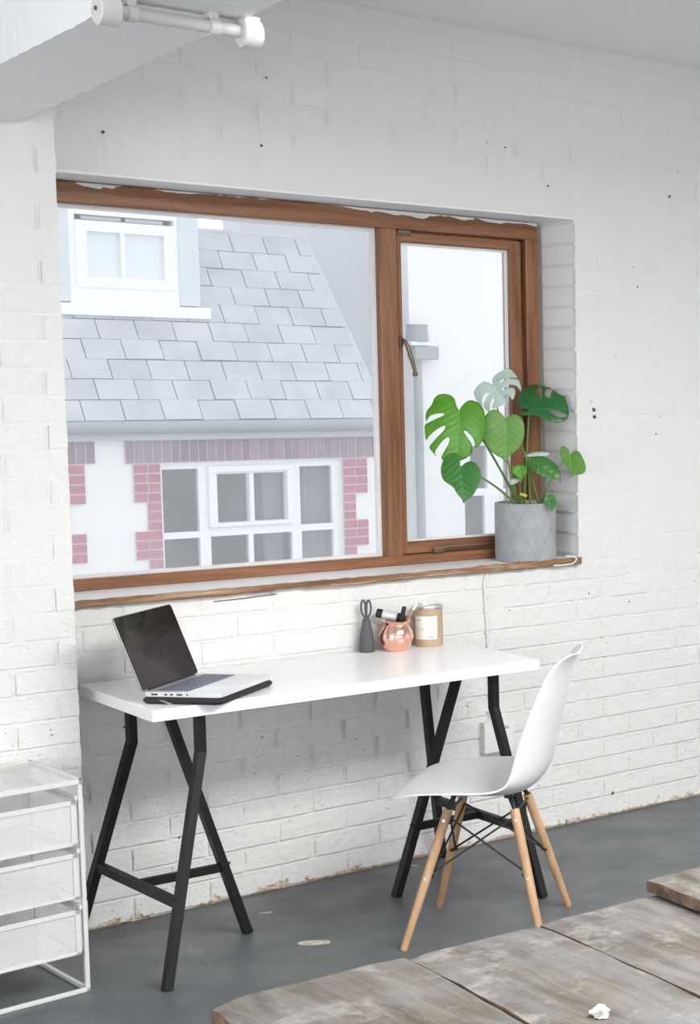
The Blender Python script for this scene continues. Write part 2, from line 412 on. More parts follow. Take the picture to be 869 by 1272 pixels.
# painted bricks, each its own piece
BH, BL, J = .075, .225, .010
def brick_mesh(name, seed, w=BL-J, h=BH-J):
    """unit depth 1: rim sinks into the mortar, face stands proud with a narrow rounded arris"""
    rnd = random.Random(seed); bm = bmesh.new(); e = .0035
    xs = [-w/2, -w/2+e, -w/5, w/5, w/2-e, w/2]; zs = [-h/2, -h/2+e, h/2-e, h/2]
    g = [[bm.verts.new((x+rnd.uniform(-.001, .001), (.35 if (ix in (0, 5) or iz in (0, 3)) else -1+rnd.uniform(-.12, .12)), z+rnd.uniform(-.0009, .0009)))
          for ix, x in enumerate(xs)] for iz, z in enumerate(zs)]
    for iz in range(3):
        for ix in range(5): bm.faces.new((g[iz][ix], g[iz][ix+1], g[iz+1][ix+1], g[iz+1][ix]))
    bmesh.ops.recalc_face_normals(bm, faces=bm.faces)
    if sum(f.normal.y for f in bm.faces) > 0: bmesh.ops.reverse_faces(bm, faces=bm.faces)
    me = bpy.data.meshes.new(name); bm.to_mesh(me); bm.free(); me.materials.append(M['brick_paint'])
    me.polygons.foreach_set('use_smooth', [True]*len(me.polygons))
    return me
BM = [brick_mesh('brick', s) for s in range(7)]
def lay(parent, x0, x1, z0, z1, y, ok=lambda x, z: True, cut=None, off=0, limit=300, score=None):
    """stretcher bond of separate bricks; returns list of (score, x, z, w)"""
    items = []; k = 0; z = z0
    while z < z1-.02:
        h = min(BH, z1-z); xs = x0 - (BL/2 if (k+off) % 2 else 0)
        while xs < x1:
            a, b = max(xs, x0), min(xs+BL, x1)
            segs = [(a, b)]
            if cut and z+BH/2 > cut[2] and z+BH/2 < cut[3]:
                ns = []
                for a_, b_ in segs:
                    if b_ <= cut[0] or a_ >= cut[1]: ns.append((a_, b_))
                    else:
                        if a_ < cut[0]: ns.append((a_, cut[0]))
                        if b_ > cut[1]: ns.append((cut[1], b_))
                segs = ns
            for a_, b_ in segs:
                zz0, hh0 = z, h
                if cut and a_ < cut[1] and b_ > cut[0]:
                    if z < cut[3] < z+h: zz0, hh0 = cut[3], z+h-cut[3]
                    elif z < cut[2] < z+h: hh0 = cut[2]-z
                if b_-a_ > .03 and hh0 > .015: items.append((a_, b_, zz0, hh0))
            xs += BL
        z += BH; k += 1
    return items
def place_bricks(parent, items, y, score, limit):
    items = sorted(items, key=score, reverse=True)
    rnd = random.Random(3)
    for a, b, z, h in items[:limit]:
        o = bpy.data.objects.new('brick', rnd.choice(BM)); C.objects.link(o); o.parent = parent
        # paint is thick on the upper courses: their faces stand only a hair proud of the joints
        dp = (.0042 if z > 1.35 else .0030) + .0036*max(0, min(1, (1.15-z)/.8)) + rnd.uniform(0, .0012)
        o.scale = ((b-a-J*.7)/(BL-J), dp, (h-J*.7)/(BH-J))
        o.location = ((a+b)/2, y + .004 , z+h/2+rnd.uniform(-.001, .001)); o.rotation_euler = (0, rnd.uniform(-.006, .006), 0)
    rest = items[limit:]
    if rest:
        bm = bmesh.new()
        for a, b, z, h in rest: box(bm, (a+.002, y+.0024, z+.003), (b-.002, y+.013, z+h-.003), .0015)
        o = obj('brick', bm, M['brick_paint'], parent); o['kind'] = 'stuff'
it = lay(wb, -.09, WX1, 0, H, 0, cut=(OX0, OX1+.0, OZ0, OZ1))
def sc(i):
    a, b, z, h = i; v = b-a
    if a > 2.42 or b < -.05: v -= 5
    if z > 2.35: v -= (z-2.35)*2
    if OZ1 < z and a < .3: v -= .1
    return v - .02*a
place_bricks(wb, it, 0, sc, 300)
it = lay(wl, -1.9, -.045, 0, H, 0, off=1)
place_bricks(wl, it, -.165, lambda i: (i[0] > -.75)*2 + i[0]*.1, 130)
# bricks of the right cheek of the window recess
BR = []
for k in range(3):
    me = BM[k].copy(); me.name = 'brick'; me.materials.clear(); me.materials.append(M['reveal']); BR.append(me)
for k in range(17):
    z = OZ0 + .03 + k*BH
    if z+BH > OZ1: break
    o = bpy.data.objects.new('brick', BR[k % 3]); C.objects.link(o); o.parent = wb
    o.scale = (.2/(BL-J), .006, (BH-J*.7)/(BH-J)); o.location = (OX1+.004, .1, z+BH/2); o.rotation_euler = (0, 0, -PI/2)
# nail holes and fixings left in the wall
rnd = random.Random(11)
hp = [(1.79, .005+1.55), (1.795, 1.53), (1.45, 2.43), (2.19, 2.42), (.2, 2.53), (.62, 2.55), (1.9, 1.72), (2.1, 1.5), (2.0, 1.98), (1.98, 2.05), (1.38, 2.44)]
for i in range(36): hp.append((rnd.uniform(1.35, 2.3), rnd.uniform(.05, 1.0)))
for i in range(14): hp.append((rnd.uniform(0, 1.3), rnd.uniform(.1, .6)))
bm = bmesh.new()
for x, z in hp:
    r = rnd.uniform(.0018, .0034)
    lathe(bm, [(0, .0), (r, .0), (r*.8, .0012), (0, .0014)], 7, (0, 0, 0))
    vv = list(bm.verts)[-(2+14):]
    for v_ in vv: v_.co = Vector((x + v_.co.x, -.0008-v_.co.z, z + v_.co.y))
M['hole'] = mat('dark_nail_hole', (.07, .05, .04), .9)
o = obj('nail_hole', bm, M['hole'], wb); o['kind'] = 'stuff'

# chips where the paint has come off, the larger fixing holes and the filled patch on the cheek
def chip(name, pts, th, m_, y=-.0035):
    bm = bmesh.new(); P_ = [Vector((x, y, z)) for x, z in pts]
    a_ = [bm.verts.new(p) for p in P_]; b2 = [bm.verts.new(p+Vector((0, th, 0))) for p in P_]; n = len(a_)
    bm.faces.new(a_)
    for i in range(n): bm.faces.new((a_[i], b2[i], b2[(i+1) % n], a_[(i+1) % n]))
    bmesh.ops.recalc_face_normals(bm, faces=bm.faces); return obj(name, bm, m_, wb)
M['bare_brown'] = mat('bare_brown_spot', (.12, .07, .04), .9)
chip('paint_chip', [(.2, .934), (.217, .938), (.229, .941), (.216, .925), (.211, .914), (.205, .924)], .006, M['bare_brown'])
chip('paint_crack', [(.405, .944), (.5, .946), (.6, .9505), (.602, .953), (.5, .9485), (.405, .9465)], .006, M['hole'])
def disc(x, z, r):
    r *= .62; chip('fixing_hole', [(x+r*math.cos(a*PI/4), z+r*1.15*math.sin(a*PI/4)) for a in range(8)], .006, M['bare_brown'])
for x, z, r in HOLES: disc(x, z, r)

# concrete beam running away from the pier over the camera side
bm = bmesh.new()
nseg = 130; L0, L1, R0, R1 = Vector((-.388, -.13)), Vector((-.656, -3.3)), Vector((-.136, -.13)), Vector((-.48, -3.3))
rl = random.Random(5); prev = None
for i in range(nseg+1):
    tt = i/nseg; a = L0.lerp(L1, tt); b = R0.lerp(R1, tt)
    ja, jb = rl.uniform(-.002, .002), rl.uniform(-.0035, .0035)
    ring = [bm.verts.new((a.x+ja, a.y, 2.308+rl.uniform(-.0012, .0012))), bm.verts.new((b.x+jb, b.y, 2.308+rl.uniform(-.0012, .0012))), bm.verts.new((b.x, b.y, H+.02)), bm.verts.new((a.x, a.y, H+.02))]
    if prev:
        for j in range(4): bm.faces.new((prev[j], prev[(j+1) % 4], ring[(j+1) % 4], ring[j]))
    else: bm.faces.new(ring)
    prev = ring
bm.faces.new(prev[::-1]); bmesh.ops.recalc_face_normals(bm, faces=bm.faces)
struct(obj('ceiling_beam', bm, M['beam']), 'white boxed ceiling beam with rough edges, above the pier', 'beam')

# conduit pipe under the beam
cp = empty('conduit_pipe', (-.457, -1.97, 2.2805))
tag(cp, 'short grey conduit pipe with round end caps under the ceiling beam', 'pipe')
bm = bmesh.new(); tube(bm, [(-.115, 0, 0), (.115, 0, 0)], .0125, 16); obj('pipe', bm, M['pipe_paint'], cp, 'auto')
bm = bmesh.new(); tube(bm, [(-.115, .03, .0205), (.115, .03, .0205)], .006, 10); obj('thin_pipe', bm, M['plastic_white'], cp, 'auto')
for x in (-.126, .126):
    bm = bmesh.new(); tube(bm, [(x-.018, 0, -.002), (x-.016, 0, -.002), (x+.016, 0, -.002), (x+.018, 0, -.002)], [.024, .0265, .0265, .024], 28)
    box(bm, (x-.014, -.014, .0), (x+.014, .014, .028))
    e = obj('end_cap', bm, M['cap_paint'], cp, 'auto')
    if x < 0:
        bm = bmesh.new(); tube(bm, [(x-.021, 0, .0), (x-.017, 0, .0)], .004, 10); obj('screw', bm, M['brass'], e, 'auto')
for x in (-.085, .06):
    bm = bmesh.new(); tube(bm, [(x-.009, 0, 0), (x+.009, 0, 0)], .0155, 18); box(bm, (x-.009, -.004, .008), (x+.009, .03, .028), .002)
    obj('pipe_clip', bm, M['cap_paint'], cp, 'auto')

# ------------------------------------------------------------------ window_1
FY0, FY1 = .2, .268
wn = struct(empty('window_1', (0, 0, 0)), 'brown stained wooden window with a fixed light and a side-hung casement', 'window')
def fp(name, a, b, axis, par=wn, bev=.003):
    bm = B((a, b), bev=bev); return obj(name, bm, M['frame_x' if axis == 'X' else 'frame_z'], par)
fp('frame_head', (0, FY0, 2.14), (1.705, FY1, 2.203), 'X')
fp('frame_bottom_rail', (0, FY0, .985), (1.705, FY1, 1.02), 'X')
fp('frame_jamb', (1.652, FY0-.004, 1.0), (1.705, FY1, 2.142), 'Z')
fp('frame_jamb', (0, FY0, 1.0), (.045, FY1, 2.142), 'Z')
fp('mullion', (1.086, FY0, 1.018), (1.15, FY1, 2.142), 'Z')
# slim glazing bead round the fixed light
for a, b in (((.045, .232, 2.128), (1.086, .25, 2.14)), ((.045, .232, 1.02), (1.086, .25, 1.03)), ((1.073, .232, 1.03), (1.086, .25, 2.128))):
    obj('glazing_bead', B((a, b)), M['sill_paint'], wn)
g = obj('pane', B(((.045, .25, 1.02), (1.086, .254, 2.14))), M['glass'], wn)
cs = obj('casement', B(((1.152, .208, 2.098), (1.636, .262, 2.134)), ((1.152, .208, 1.022), (1.636, .262, 1.065)), bev=.003), M['frame_x'], wn)
obj('casement_stile', B(((1.152, .207, 1.03), (1.168, .261, 2.12)), ((1.592, .207, 1.03), (1.637, .261, 2.125)), bev=.002), M['frame_z'], cs)
obj('casement_pane', B(((1.166, .24, 1.063), (1.594, .244, 2.1))), M['glass'], cs)
for a, b in (((1.168, .225, 2.09), (1.592, .238, 2.098)), ((1.586, .225, 1.065), (1.592, .238, 2.09)), ((1.168, .225, 1.065), (1.592, .238, 1.071))):
    obj('glazing_bead', B((a, b)), M['sill_paint'], cs)
bm = B(((1.636, .228, 1.02), (1.653, .262, 2.14)), ((1.15, .228, 2.13), (1.653, .262, 2.141))); o = obj('rebate', bm, M['frame_z'], wn)
# hinge at the head, fastener on the mullion, stay on the bottom rail
bm = B(((1.148, .196, 2.122), (1.2, .205, 2.134)), ((1.15, .19, 2.126), (1.195, .2, 2.138)), bev=.001); tube(bm, [(1.15, .197, 2.131), (1.2, .197, 2.131)], .005, 10)
obj('hinge', bm, M['brass'], cs)
bm = bmesh.new(); box(bm, (1.15, .196, 1.742), (1.164, .208, 1.778), .002)
tube(bm, [(1.157, .196, 1.765), (1.16, .182, 1.762), (1.168, .176, 1.74), (1.182, .172, 1.69), (1.19, .17, 1.652)], [.006, .0065, .0075, .007, .0055], 10)
tube(bm, [(1.19, .166, 1.648), (1.19, .174, 1.648)], .0085, 12)
obj('window_fastener', bm, M['brass'], cs, 'auto')
bm = bmesh.new(); box(bm, (1.255, .185, 1.021), (1.30, .2, 1.036), .003)
tube(bm, [(1.26, .188, 1.034), (1.3, .185, 1.04), (1.5, .185, 1.04), (1.515, .185, 1.044), (1.6, .185, 1.043)], [.005, .0055, .0045, .0045, .0045], 8)
obj('casement_stay', bm, M['brass'], cs, 'auto')
# sill board with its raw front edge
sl = struct(empty('trim_2', (0, 0, 0)), 'wooden window sill board, white on top with a raw chipped front edge', 'sill')
obj('sill_board', B(((0, -.012, .967), (OX1, FY1, .985))), M['sill_paint'], sl)
bm = bmesh.new(); n = 70; prev = None; rs = random.Random(4)
for i in range(n+1):
    x = -.02 + (1.742)*i/n; tz = .985+rs.uniform(-.001, .001) + (.004 if x > 1.3 else 0); bz = .964+rs.uniform(-.0025, .0025) + .0015*math.sin(i*.31); fy = -.026+rs.uniform(-.0015, .0015)
    ring = [bm.verts.new(p) for p in ((x, -.010, tz), (x, fy+.003, tz), (x, fy, tz-.004), (x, fy, bz+.004), (x, fy+.004, bz), (x, -.0, bz))]
    if prev:
        for j in range(6): bm.faces.new((prev[j], prev[(j+1) % 6], ring[(j+1) % 6], ring[j]))
    else: bm.faces.new(ring)
    prev = ring
bm.faces.new(prev[::-1]); bmesh.ops.recalc_face_normals(bm, faces=bm.faces)
obj('sill_nosing', bm, M['nosing'], sl)
# junction box with its cable
jb = empty('junction_box', (1.365, 0, .385)); tag(jb, 'small white junction box on the wall behind the right trestle', 'junction box')
obj('box_body', B(((-.058, -.036, -.058), (.058, .0, .052)), bev=.004, seg=2), M['plastic_white'], jb, 'auto')
o = obj('printed_mark', B(((.0, -.0368, .028), (.034, -.0362, .031)), ((.0, -.0368, .022), (.04, -.0362, .025))), M['ink'], jb)
bm = bmesh.new()
for z in (-.04, .035): tube(bm, [(-.0585, -.022, z), (-.0565, -.022, z)], .003, 8)
obj('side_screw', bm, M['ink'], jb)
bm = bmesh.new(); tube(bm, smooth_pts([(1.347, -.007, .437), (1.345, -.008, .55), (1.342, -.008, .7), (1.336, -.008, .85), (1.333, -.009, .93), (1.345, -.012, .958)], 3), .0032, 8)
cb = obj('cable', bm, M['plastic_white'], None, True); tag(cb, 'thin white cable rising from the junction box to the window sill', 'cable')
bm = bmesh.new()
for z in (.47, .60, .75, .88): box(bm, (1.334, -.013, z-.003), (1.350, 0, z+.003), .001)
obj('cable_clip', bm, M['plastic_white'], cb)
bm = bmesh.new(); pts = [(1.60, -.031, .969), (1.64, -.033, .968), (1.675, -.038, .972), (1.69, -.04, .985), (1.682, -.036, .9965), (1.655, -.0245, .9975)]
tube(bm, smooth_pts(pts, 4), .0028, 8); tag(obj('cable_loop', bm, M['plastic_white'], None, True), 'short white cable loop hooked over the right end of the sill', 'cable')

# ------------------------------------------------------------------ desk top and trestles
DZ = .740; yaw = -.010584; L, D, T = 1.19124, .53719, .0325
dk = empty('desk_top', (0, -.54695, DZ-T), yaw); tag(dk, 'long white desk top carrying the laptop, laid on two black trestles', 'desk')
obj('tabletop', B(((0, 0, 0), (L, D, T)), bev=.0012), M['white_desk'], dk)
def trestle(label, A, Bf, Cf, bendA, bendB, topx, yC, s):
    r = empty('trestle', (topx, yC, 0)); tag(r, label, 'trestle', 'black metal trestles under the desk top')
    O_ = Vector((topx, yC, 0)); tp = .7065
    def bar(name, pts, up, w=.030, h=.022, extra=None):
        bm = bmesh.new(); tube(bm, [Vector(p)-O_ for p in pts], .01, square=(w, h), up=up)
        if extra: extra(bm)
        return obj(name, bm, M['black_metal'], r)
    bar('leg', [A, bendA, (bendA[0], bendA[1], tp)], (1, 0, 0))
    bar('leg', [Bf, bendB, (bendB[0], bendB[1], tp)], (1, 0, 0))
    bar('leg', [Cf, (topx, yC, tp-.006)], (1, 0, 0))
    bar('top_bar', [(bendA[0], bendA[1]+.014, tp-.005), (bendB[0], bendB[1]-.014, tp-.005)], (0, 0, 1), .022, .010)
    def on(a, b, z): a = Vector(a); b = Vector(b); return a.lerp(b, z/b.z)
    pa, pb = on(A, bendA, .212), on(Bf, bendB, .212); pm = pa.lerp(pb, .5)
    cc = on(Cf, (topx, yC, tp), .212)
    bar('crossbar', [pa, pb], (0, 0, 1), .018, .026); bar('crossbar', [pm, cc], (0, 0, 1), .016, .024)
    bm = bmesh.new()
    for p in (pa, pb, pm, cc):
        q = p-O_; tube(bm, [q+Vector((-s*.017, 0, .008)), q+Vector((-s*.012, 0, .008))], .005, 8)
    obj('bolt', bm, M['wire_black'], r)
    bm = bmesh.new()
    return r
trestle('black bent-steel trestle under the left end of the desk, beside the drawer unit', (-.030, -.650, 0), (-.032, -.03, 0), (.325, -.344, 0), (.140, -.505, .60), (.094, -.150, .58), .118, -.34, -1)
trestle('black bent-steel trestle under the right end of the desk, behind the chair', (1.112, -.680, 0), (1.126, -.05, 0), (.798, -.341, 0), (1.060, -.500, .595), (1.034, -.125, .60), 1.035, -.34, 1)
# ------------------------------------------------------------------ laptop on its sleeve
LP = Vector((.0231, -.434, 0)); ly = .6864
def lap_empty(name, z):
    e = empty(name, (LP.x, LP.y, z), ly-0.0); return e
# local frame: x along the hinge, -y towards the user
lw, ld = .2978, .2153
def rounded_slab(bm, x0, x1, y0, y1, z0, z1, r, seg=6, edge=.0):
    ring = []
    for cx, cy, a0 in ((x1-r, y1-r, 0), (x0+r, y1-r, 90), (x0+r, y0+r, 180), (x1-r, y0+r, 270)):
        for k in range(seg+1):
            a = math.radians(a0+90*k/seg); ring.append((cx+r*math.cos(a), cy+r*math.sin(a)))
    cxm, cym = (x0+x1)/2, (y0+y1)/2
    def lay_(z, inset):
        return [bm.verts.new((cxm+(x-cxm)*(1-inset/((x1-x0)/2)), cym+(y-cym)*(1-inset/((y1-y0)/2)), z)) for x, y in ring]
    e = edge
    L_ = [lay_(z0, e), lay_(z0+e, 0), lay_(z1-e, 0), lay_(z1, e)] if e else [lay_(z0, 0), lay_(z1, 0)]
    for a, b in zip(L_, L_[1:]):
        for j in range(len(a)): bm.faces.new((a[j], a[(j+1) % len(a)], b[(j+1) % len(a)], b[j]))
    bm.faces.new(L_[0][::-1]); bm.faces.new(L_[-1])
    return bm
sv = lap_empty('laptop_sleeve', DZ); tag(sv, 'thin black zipped sleeve lying under the laptop', 'laptop sleeve')
obj('sleeve_body', rounded_slab(bmesh.new(), -.006, lw+.004, -ld-.004, .006, 0, .0195, .016, 6, .007), M['sleeve'], sv, 'auto')
bm = bmesh.new(); tube(bm, [(-.0068, -.055, .012), (-.010, -.075, .006), (-.008, -.085, .002)], .0012, 6); tube(bm, [(-.0068, -.048, .012), (-.011, -.068, .006), (-.009, -.08, .001)], .0012, 6)
obj('zip_pull', bm, M['steel'], sv)
lp = lap_empty('laptop', DZ+.0195); tag(lp, 'open silver laptop with a dark glossy screen on the desk', 'laptop')
obj('base', rounded_slab(bmesh.new(), 0, lw, -ld, 0, 0, .0135, .010, 5, .0015), M['alu'], lp, 'auto')
bm = bmesh.new(); n = 0
kx0, kx1, ky1 = .018, lw-.018, -.022; rows = [(14, .0085), (14, .0165), (14, .0165), (13, .0165), (12, .0165), (9, .0165)]
y = ky1
for nk, hh in rows:
    wk = (kx1-kx0)/nk
    for i in range(nk):
        box(bm, (kx0+i*wk+.0018, y-hh+.0018, .0132), (kx0+(i+1)*wk-.0018, y-.0018, .0146))
    y -= hh+.0006
kb = obj('keyboard', bm, M['key'], lp); kb['kind'] = 'stuff'
obj('trackpad', rounded_slab(bmesh.new(), .097, .2, -.207, -.127, .0134, .0138, .004, 3), M['alu'], lp)
bm = bmesh.new()
for yy, ll in ((-.03, .018), (-.062, .008), (-.078, .008), (-.1, .016), (-.122, .004)): box(bm, (-.0004, yy-ll/2-.0, .005), (.003, yy+ll/2, .0095))
obj('side_port', bm, M['rubber'], lp)
bm = bmesh.new(); tube(bm, [(.03, .002, .0135), (lw-.03, .002, .0135)], .004, 12); obj('hinge', bm, M['rubber'], lp, 'auto')
# lid leaning back
tilt = .3628; lh = .2166
lid = obj('lid', rounded_slab(bmesh.new(), 0, lw, 0, lh, -.0045, 0, .010, 5, .001), M['lid_edge'], lp, 'auto', loc=(0, .003, .0135), rot=(PI/2-tilt, 0, 0))
obj('screen', rounded_slab(bmesh.new(), .0018, lw-.0018, .0025, lh-.0018, 0, .0009, .0085, 5), M['screen'], lid)
for a in range(0): pass

# ------------------------------------------------------------------ things at the back of the desk
def place(name, x, y, z=DZ, rz=0): return empty(name, (x, y, z), rz)
sh = place('scissors_holder', .877, -.043); tag(sh, 'dark grey cone-shaped holder sleeve on the desk, with scissor handles above', 'scissors holder')
bm = lathe(bmesh.new(), [(0, 0), (.022, 0), (.0243, .003), (.0243, .02), (.021, .055), (.0145, .09), (.0115, .108), (.0098, .11), (.0095, .104), (0, .1)], 32)
obj('holder_body', bm, M['grey_silicone'], sh, 'auto')
sc_ = place('scissors', .877, -.043, DZ+.085, -.84); tag(sc_, 'dark grey scissors standing in the cone-shaped holder, loop handles up', 'scissors')
for s in (-1, 1):
    pts = [(s*.0015, 0, .0), (s*.002, 0, .022), (s*.009, 0, .034), (s*.0155, 0, .052), (s*.0148, 0, .074), (s*.009, 0, .085), (s*.0035, 0, .078), (s*.0022, 0, .055), (s*.001, 0, .03)]
    bm = bmesh.new(); tube(bm, smooth_pts(pts, 5), .0034, 8, up=(0, 1, 0)); obj('handle', bm, M['grey_silicone'], sc_, True)
obj('blades', B(((-.004, -.001, -.05), (.004, .001, .02))), M['steel'], sc_)

cpx = .962; cp_ = place('copper_pot', cpx, -.078); tag(cp_, 'round polished copper pot holding pens, on the desk', 'pot')
prof = [(0, 0), (.031, 0), (.036, .003), (.047, .018), (.0535, .036), (.0545, .05), (.05, .066), (.042, .08), (.0395, .086), (.041, .091), (.047, .0965), (.0478, .098), (.046, .0985), (.0395, .0935), (.037, .087), (.0395, .08), (.0475, .066), (.052, .05), (.051, .036), (.0445, .018), (.03, .006), (0, .005)]
obj('pot_body', lathe(bmesh.new(), prof, 56), M['copper'], cp_, 'auto')
def rod(name, label, cat, p0, p1, parts):
    """a pen-like thing from p0 to p1, parts: (part name, t0, t1, r0, r1, material)"""
    p0, p1 = Vector(p0), Vector(p1); e = empty(name, p0); tag(e, label, cat)
    for nm, t0, t1, r0, r1, m_ in parts:
        a = (p1-p0)*t0; b = (p1-p0)*t1; d = (b-a)
        bm = bmesh.new(); tube(bm, [a, a+d*.06, a+d*.94, b], [r0*.8, r0, r1, r1*.8], 18); obj(nm, bm, M[m_], e, 'auto')
    return e
cz = DZ+.1045
cr = Vector((.669, -.743, 0)); cf = Vector((.743, .669, 0))   # across / away seen from the camera side
c0 = Vector((cpx, -.078, cz))
rod('marker_bottle', 'thick black tube with a silvery white label lying across the copper pot', 'marker',
    c0+cr*-.062+cf*-.005+Vector((0, 0, .020)), c0+cr*.028+cf*.01+Vector((0, 0, -.001)),
    [('cap', 0, .2, .0145, .0155, 'rubber'), ('label_sleeve', .2, .72, .0158, .0158, 'tin_label'), ('neck', .72, 1.0, .0158, .011, 'rubber')])
rod('marker_pen', 'black marker pen standing tilted in the copper pot', 'pen', Vector((cpx-.012, -.092, DZ+.012)), c0+cr*.034+cf*-.014+Vector((0, 0, .043)),
    [('barrel', 0, .55, .006, .006, 'rubber'), ('cap', .55, 1, .0072, .0068, 'rubber')])
rod('paint_brush', 'thin pale wooden brush handle with a white tip, in the copper pot', 'brush', Vector((cpx-.01, -.068, DZ+.012)), c0+cr*.064+cf*.018+Vector((0, 0, .05)),
    [('handle', 0, .84, .0025, .003, 'beech'), ('tip', .84, 1, .0045, .004, 'paper')])
rod('wooden_stick', 'short light wooden stick just showing above the copper pot rim', 'stick', Vector((cpx-.01, -.045, DZ+.012)), c0+cr*.03+cf*.03+Vector((0, 0, .008)),
    [('shaft', 0, 1, .003, .003, 'beech')])

cn = place('card_canister', 1.090, -.058, DZ, -.80); tag(cn, 'brown cardboard canister with a tin lid and white label on the desk', 'canister')
obj('canister_body', lathe(bmesh.new(), [(0, 0), (.0445, 0), (.0455, .001), (.0455, .129), (.0445, .13), (0, .13)], 48), M['kraft'], cn, 'auto')
obj('lid', lathe(bmesh.new(), [(.0457, .126), (.0463, .127), (.0463, .1355), (.0455, .137), (.0440, .137), (.0435, .134), (0, .134)], 48), M['tin'], cn, 'auto')
def patch(name, r, a0, a1, z0, z1, m_, par):
    bm = bmesh.new(); n = max(2, int((a1-a0)/.08)); pv = None
    for i in range(n+1):
        a = a0+(a1-a0)*i/n; q = [bm.verts.new((r*math.cos(a), r*math.sin(a), z)) for z in (z0, z1)]
        if pv: bm.faces.new((pv[0], q[0], q[1], pv[1]))
        pv = q
    return obj(name, bm, m_, par, True)
lb = patch('label', .0458, -PI/2-.80, -PI/2+.92, .026, .104, M['paper'], cn)
bm = bmesh.new()
def text_line(bm, a0, a1, z, h, r=.0460, seed=0):
    """tiny print: a row of letter-like strokes"""
    rr = random.Random(seed); a = a0
    while a < a1:
        wd = rr.uniform(.014, .034)
        q = [bm.verts.new((r*math.cos(t_), r*math.sin(t_), z_)) for t_, z_ in ((a, z), (a+wd, z), (a+wd, z+h), (a, z+h))]
        bm.faces.new(q); a += wd+(.014 if rr.random() < .75 else .05)
c_ = -PI/2
text_line(bm, c_-.70, c_-.32, .089, .005, seed=1); text_line(bm, c_+.1, c_+.75, .081, .0016, seed=2)
for i, zz_ in enumerate((.064, .0605, .057, .0535)): text_line(bm, c_-.7, c_+[.7, -.1, .45, -.3][i], zz_, .0012, seed=3+i)
text_line(bm, c_+.22, c_+.78, .032, .004, seed=9)
obj('label_print', bm, M['ink'], lb)

# ------------------------------------------------------------------ chair
CH = empty('chair', (.8377, -.812, 0), .7962); tag(CH, 'white moulded shell chair with wooden dowel legs, in front of the desk', 'chair')
ctrl = [  # forward, height, half width, curl of the sides
    (.241, .424, .115, -.003), (.2405, .430, .150, -.003), (.231, .438, .180, -.002), (.208, .445, .203, .001), (.165, .449, .217, .009),
    (.11, .446, .227, .018), (.04, .438, .233, .028), (-.03, .430, .236, .037), (-.085, .428, .237, .046),
    (-.128, .437, .236, .054), (-.160, .459, .234, .060), (-.183, .495, .230, .064), (-.198, .545, .224, .066), (-.211, .605, .216, .062),
    (-.224, .663, .206, .055), (-.237, .722, .192, .046), (-.249, .775, .172, .036), (-.260, .808, .150, .026), (-.270, .826, .122, .016), (-.279, .835, .085, .010)]
U = []
for i in range(len(ctrl)-1):
    for k in range(3):
        t_ = k/3; p = [ctrl[max(0, i-1)], ctrl[i], ctrl[i+1], ctrl[min(len(ctrl)-1, i+2)]]
        U.append([.5*((2*p[1][j])+(p[2][j]-p[0][j])*t_+(2*p[0][j]-5*p[1][j]+4*p[2][j]-p[3][j])*t_*t_+(3*p[1][j]-p[0][j]-3*p[2][j]+p[3][j])*t_**3) for j in range(4)])
U.append(list(ctrl[-1]))
bm = bmesh.new(); NS = 22; rows_ = []
for i, (f, z, hw, cu) in enumerate(U):
    a = U[max(0, i-1)]; b = U[min(len(U)-1, i+1)]
    tx, tz = b[0]-a[0], b[1]-a[1]; l_ = math.hypot(tx, tz); tx /= l_; tz /= l_
    nx_, nz_ = tz, -tx          # inward normal (up on the seat, forward on the back)
    row = []
    for j in range(NS+1):
        s = -1+2*j/NS; sx = math.sin(s*PI/2)*.25+s*.75
        k = cu*(abs(sx)**2.3)
        row.append(bm.verts.new((sx*hw, f+nx_*k, z+nz_*k)))
    rows_.append(row)
for a, b in zip(rows_, rows_[1:]):
    for j in range(NS): bm.faces.new((a[j], a[j+1], b[j+1], b[j]))
bmesh.ops.recalc_face_normals(bm, faces=bm.faces)
so = obj('seat_shell', bm, M['shell'], CH, True)
md = so.modifiers.new('thickness', 'SOLIDIFY'); md.thickness = .0055; md.offset = 0
md = so.modifiers.new('round', 'BEVEL'); md.width = .0022; md.segments = 2; md.limit_method = 'ANGLE'; md.angle_limit = math.radians(50)
FT = {(-1, 1): (-.198, .195), (1, 1): (.198, .195), (-1, -1): (-.198, -.2005), (1, -1): (.198, -.2005)}
TP = {(-1, 1): (-.0886, .087), (1, 1): (.0886, .087), (-1, -1): (-.0886, -.1011), (1, -1): (.0886, -.1011)}
def legp(k, z): a = Vector((*FT[k], 0)); b = Vector((*TP[k], .389)); return a.lerp(b, z/.389)
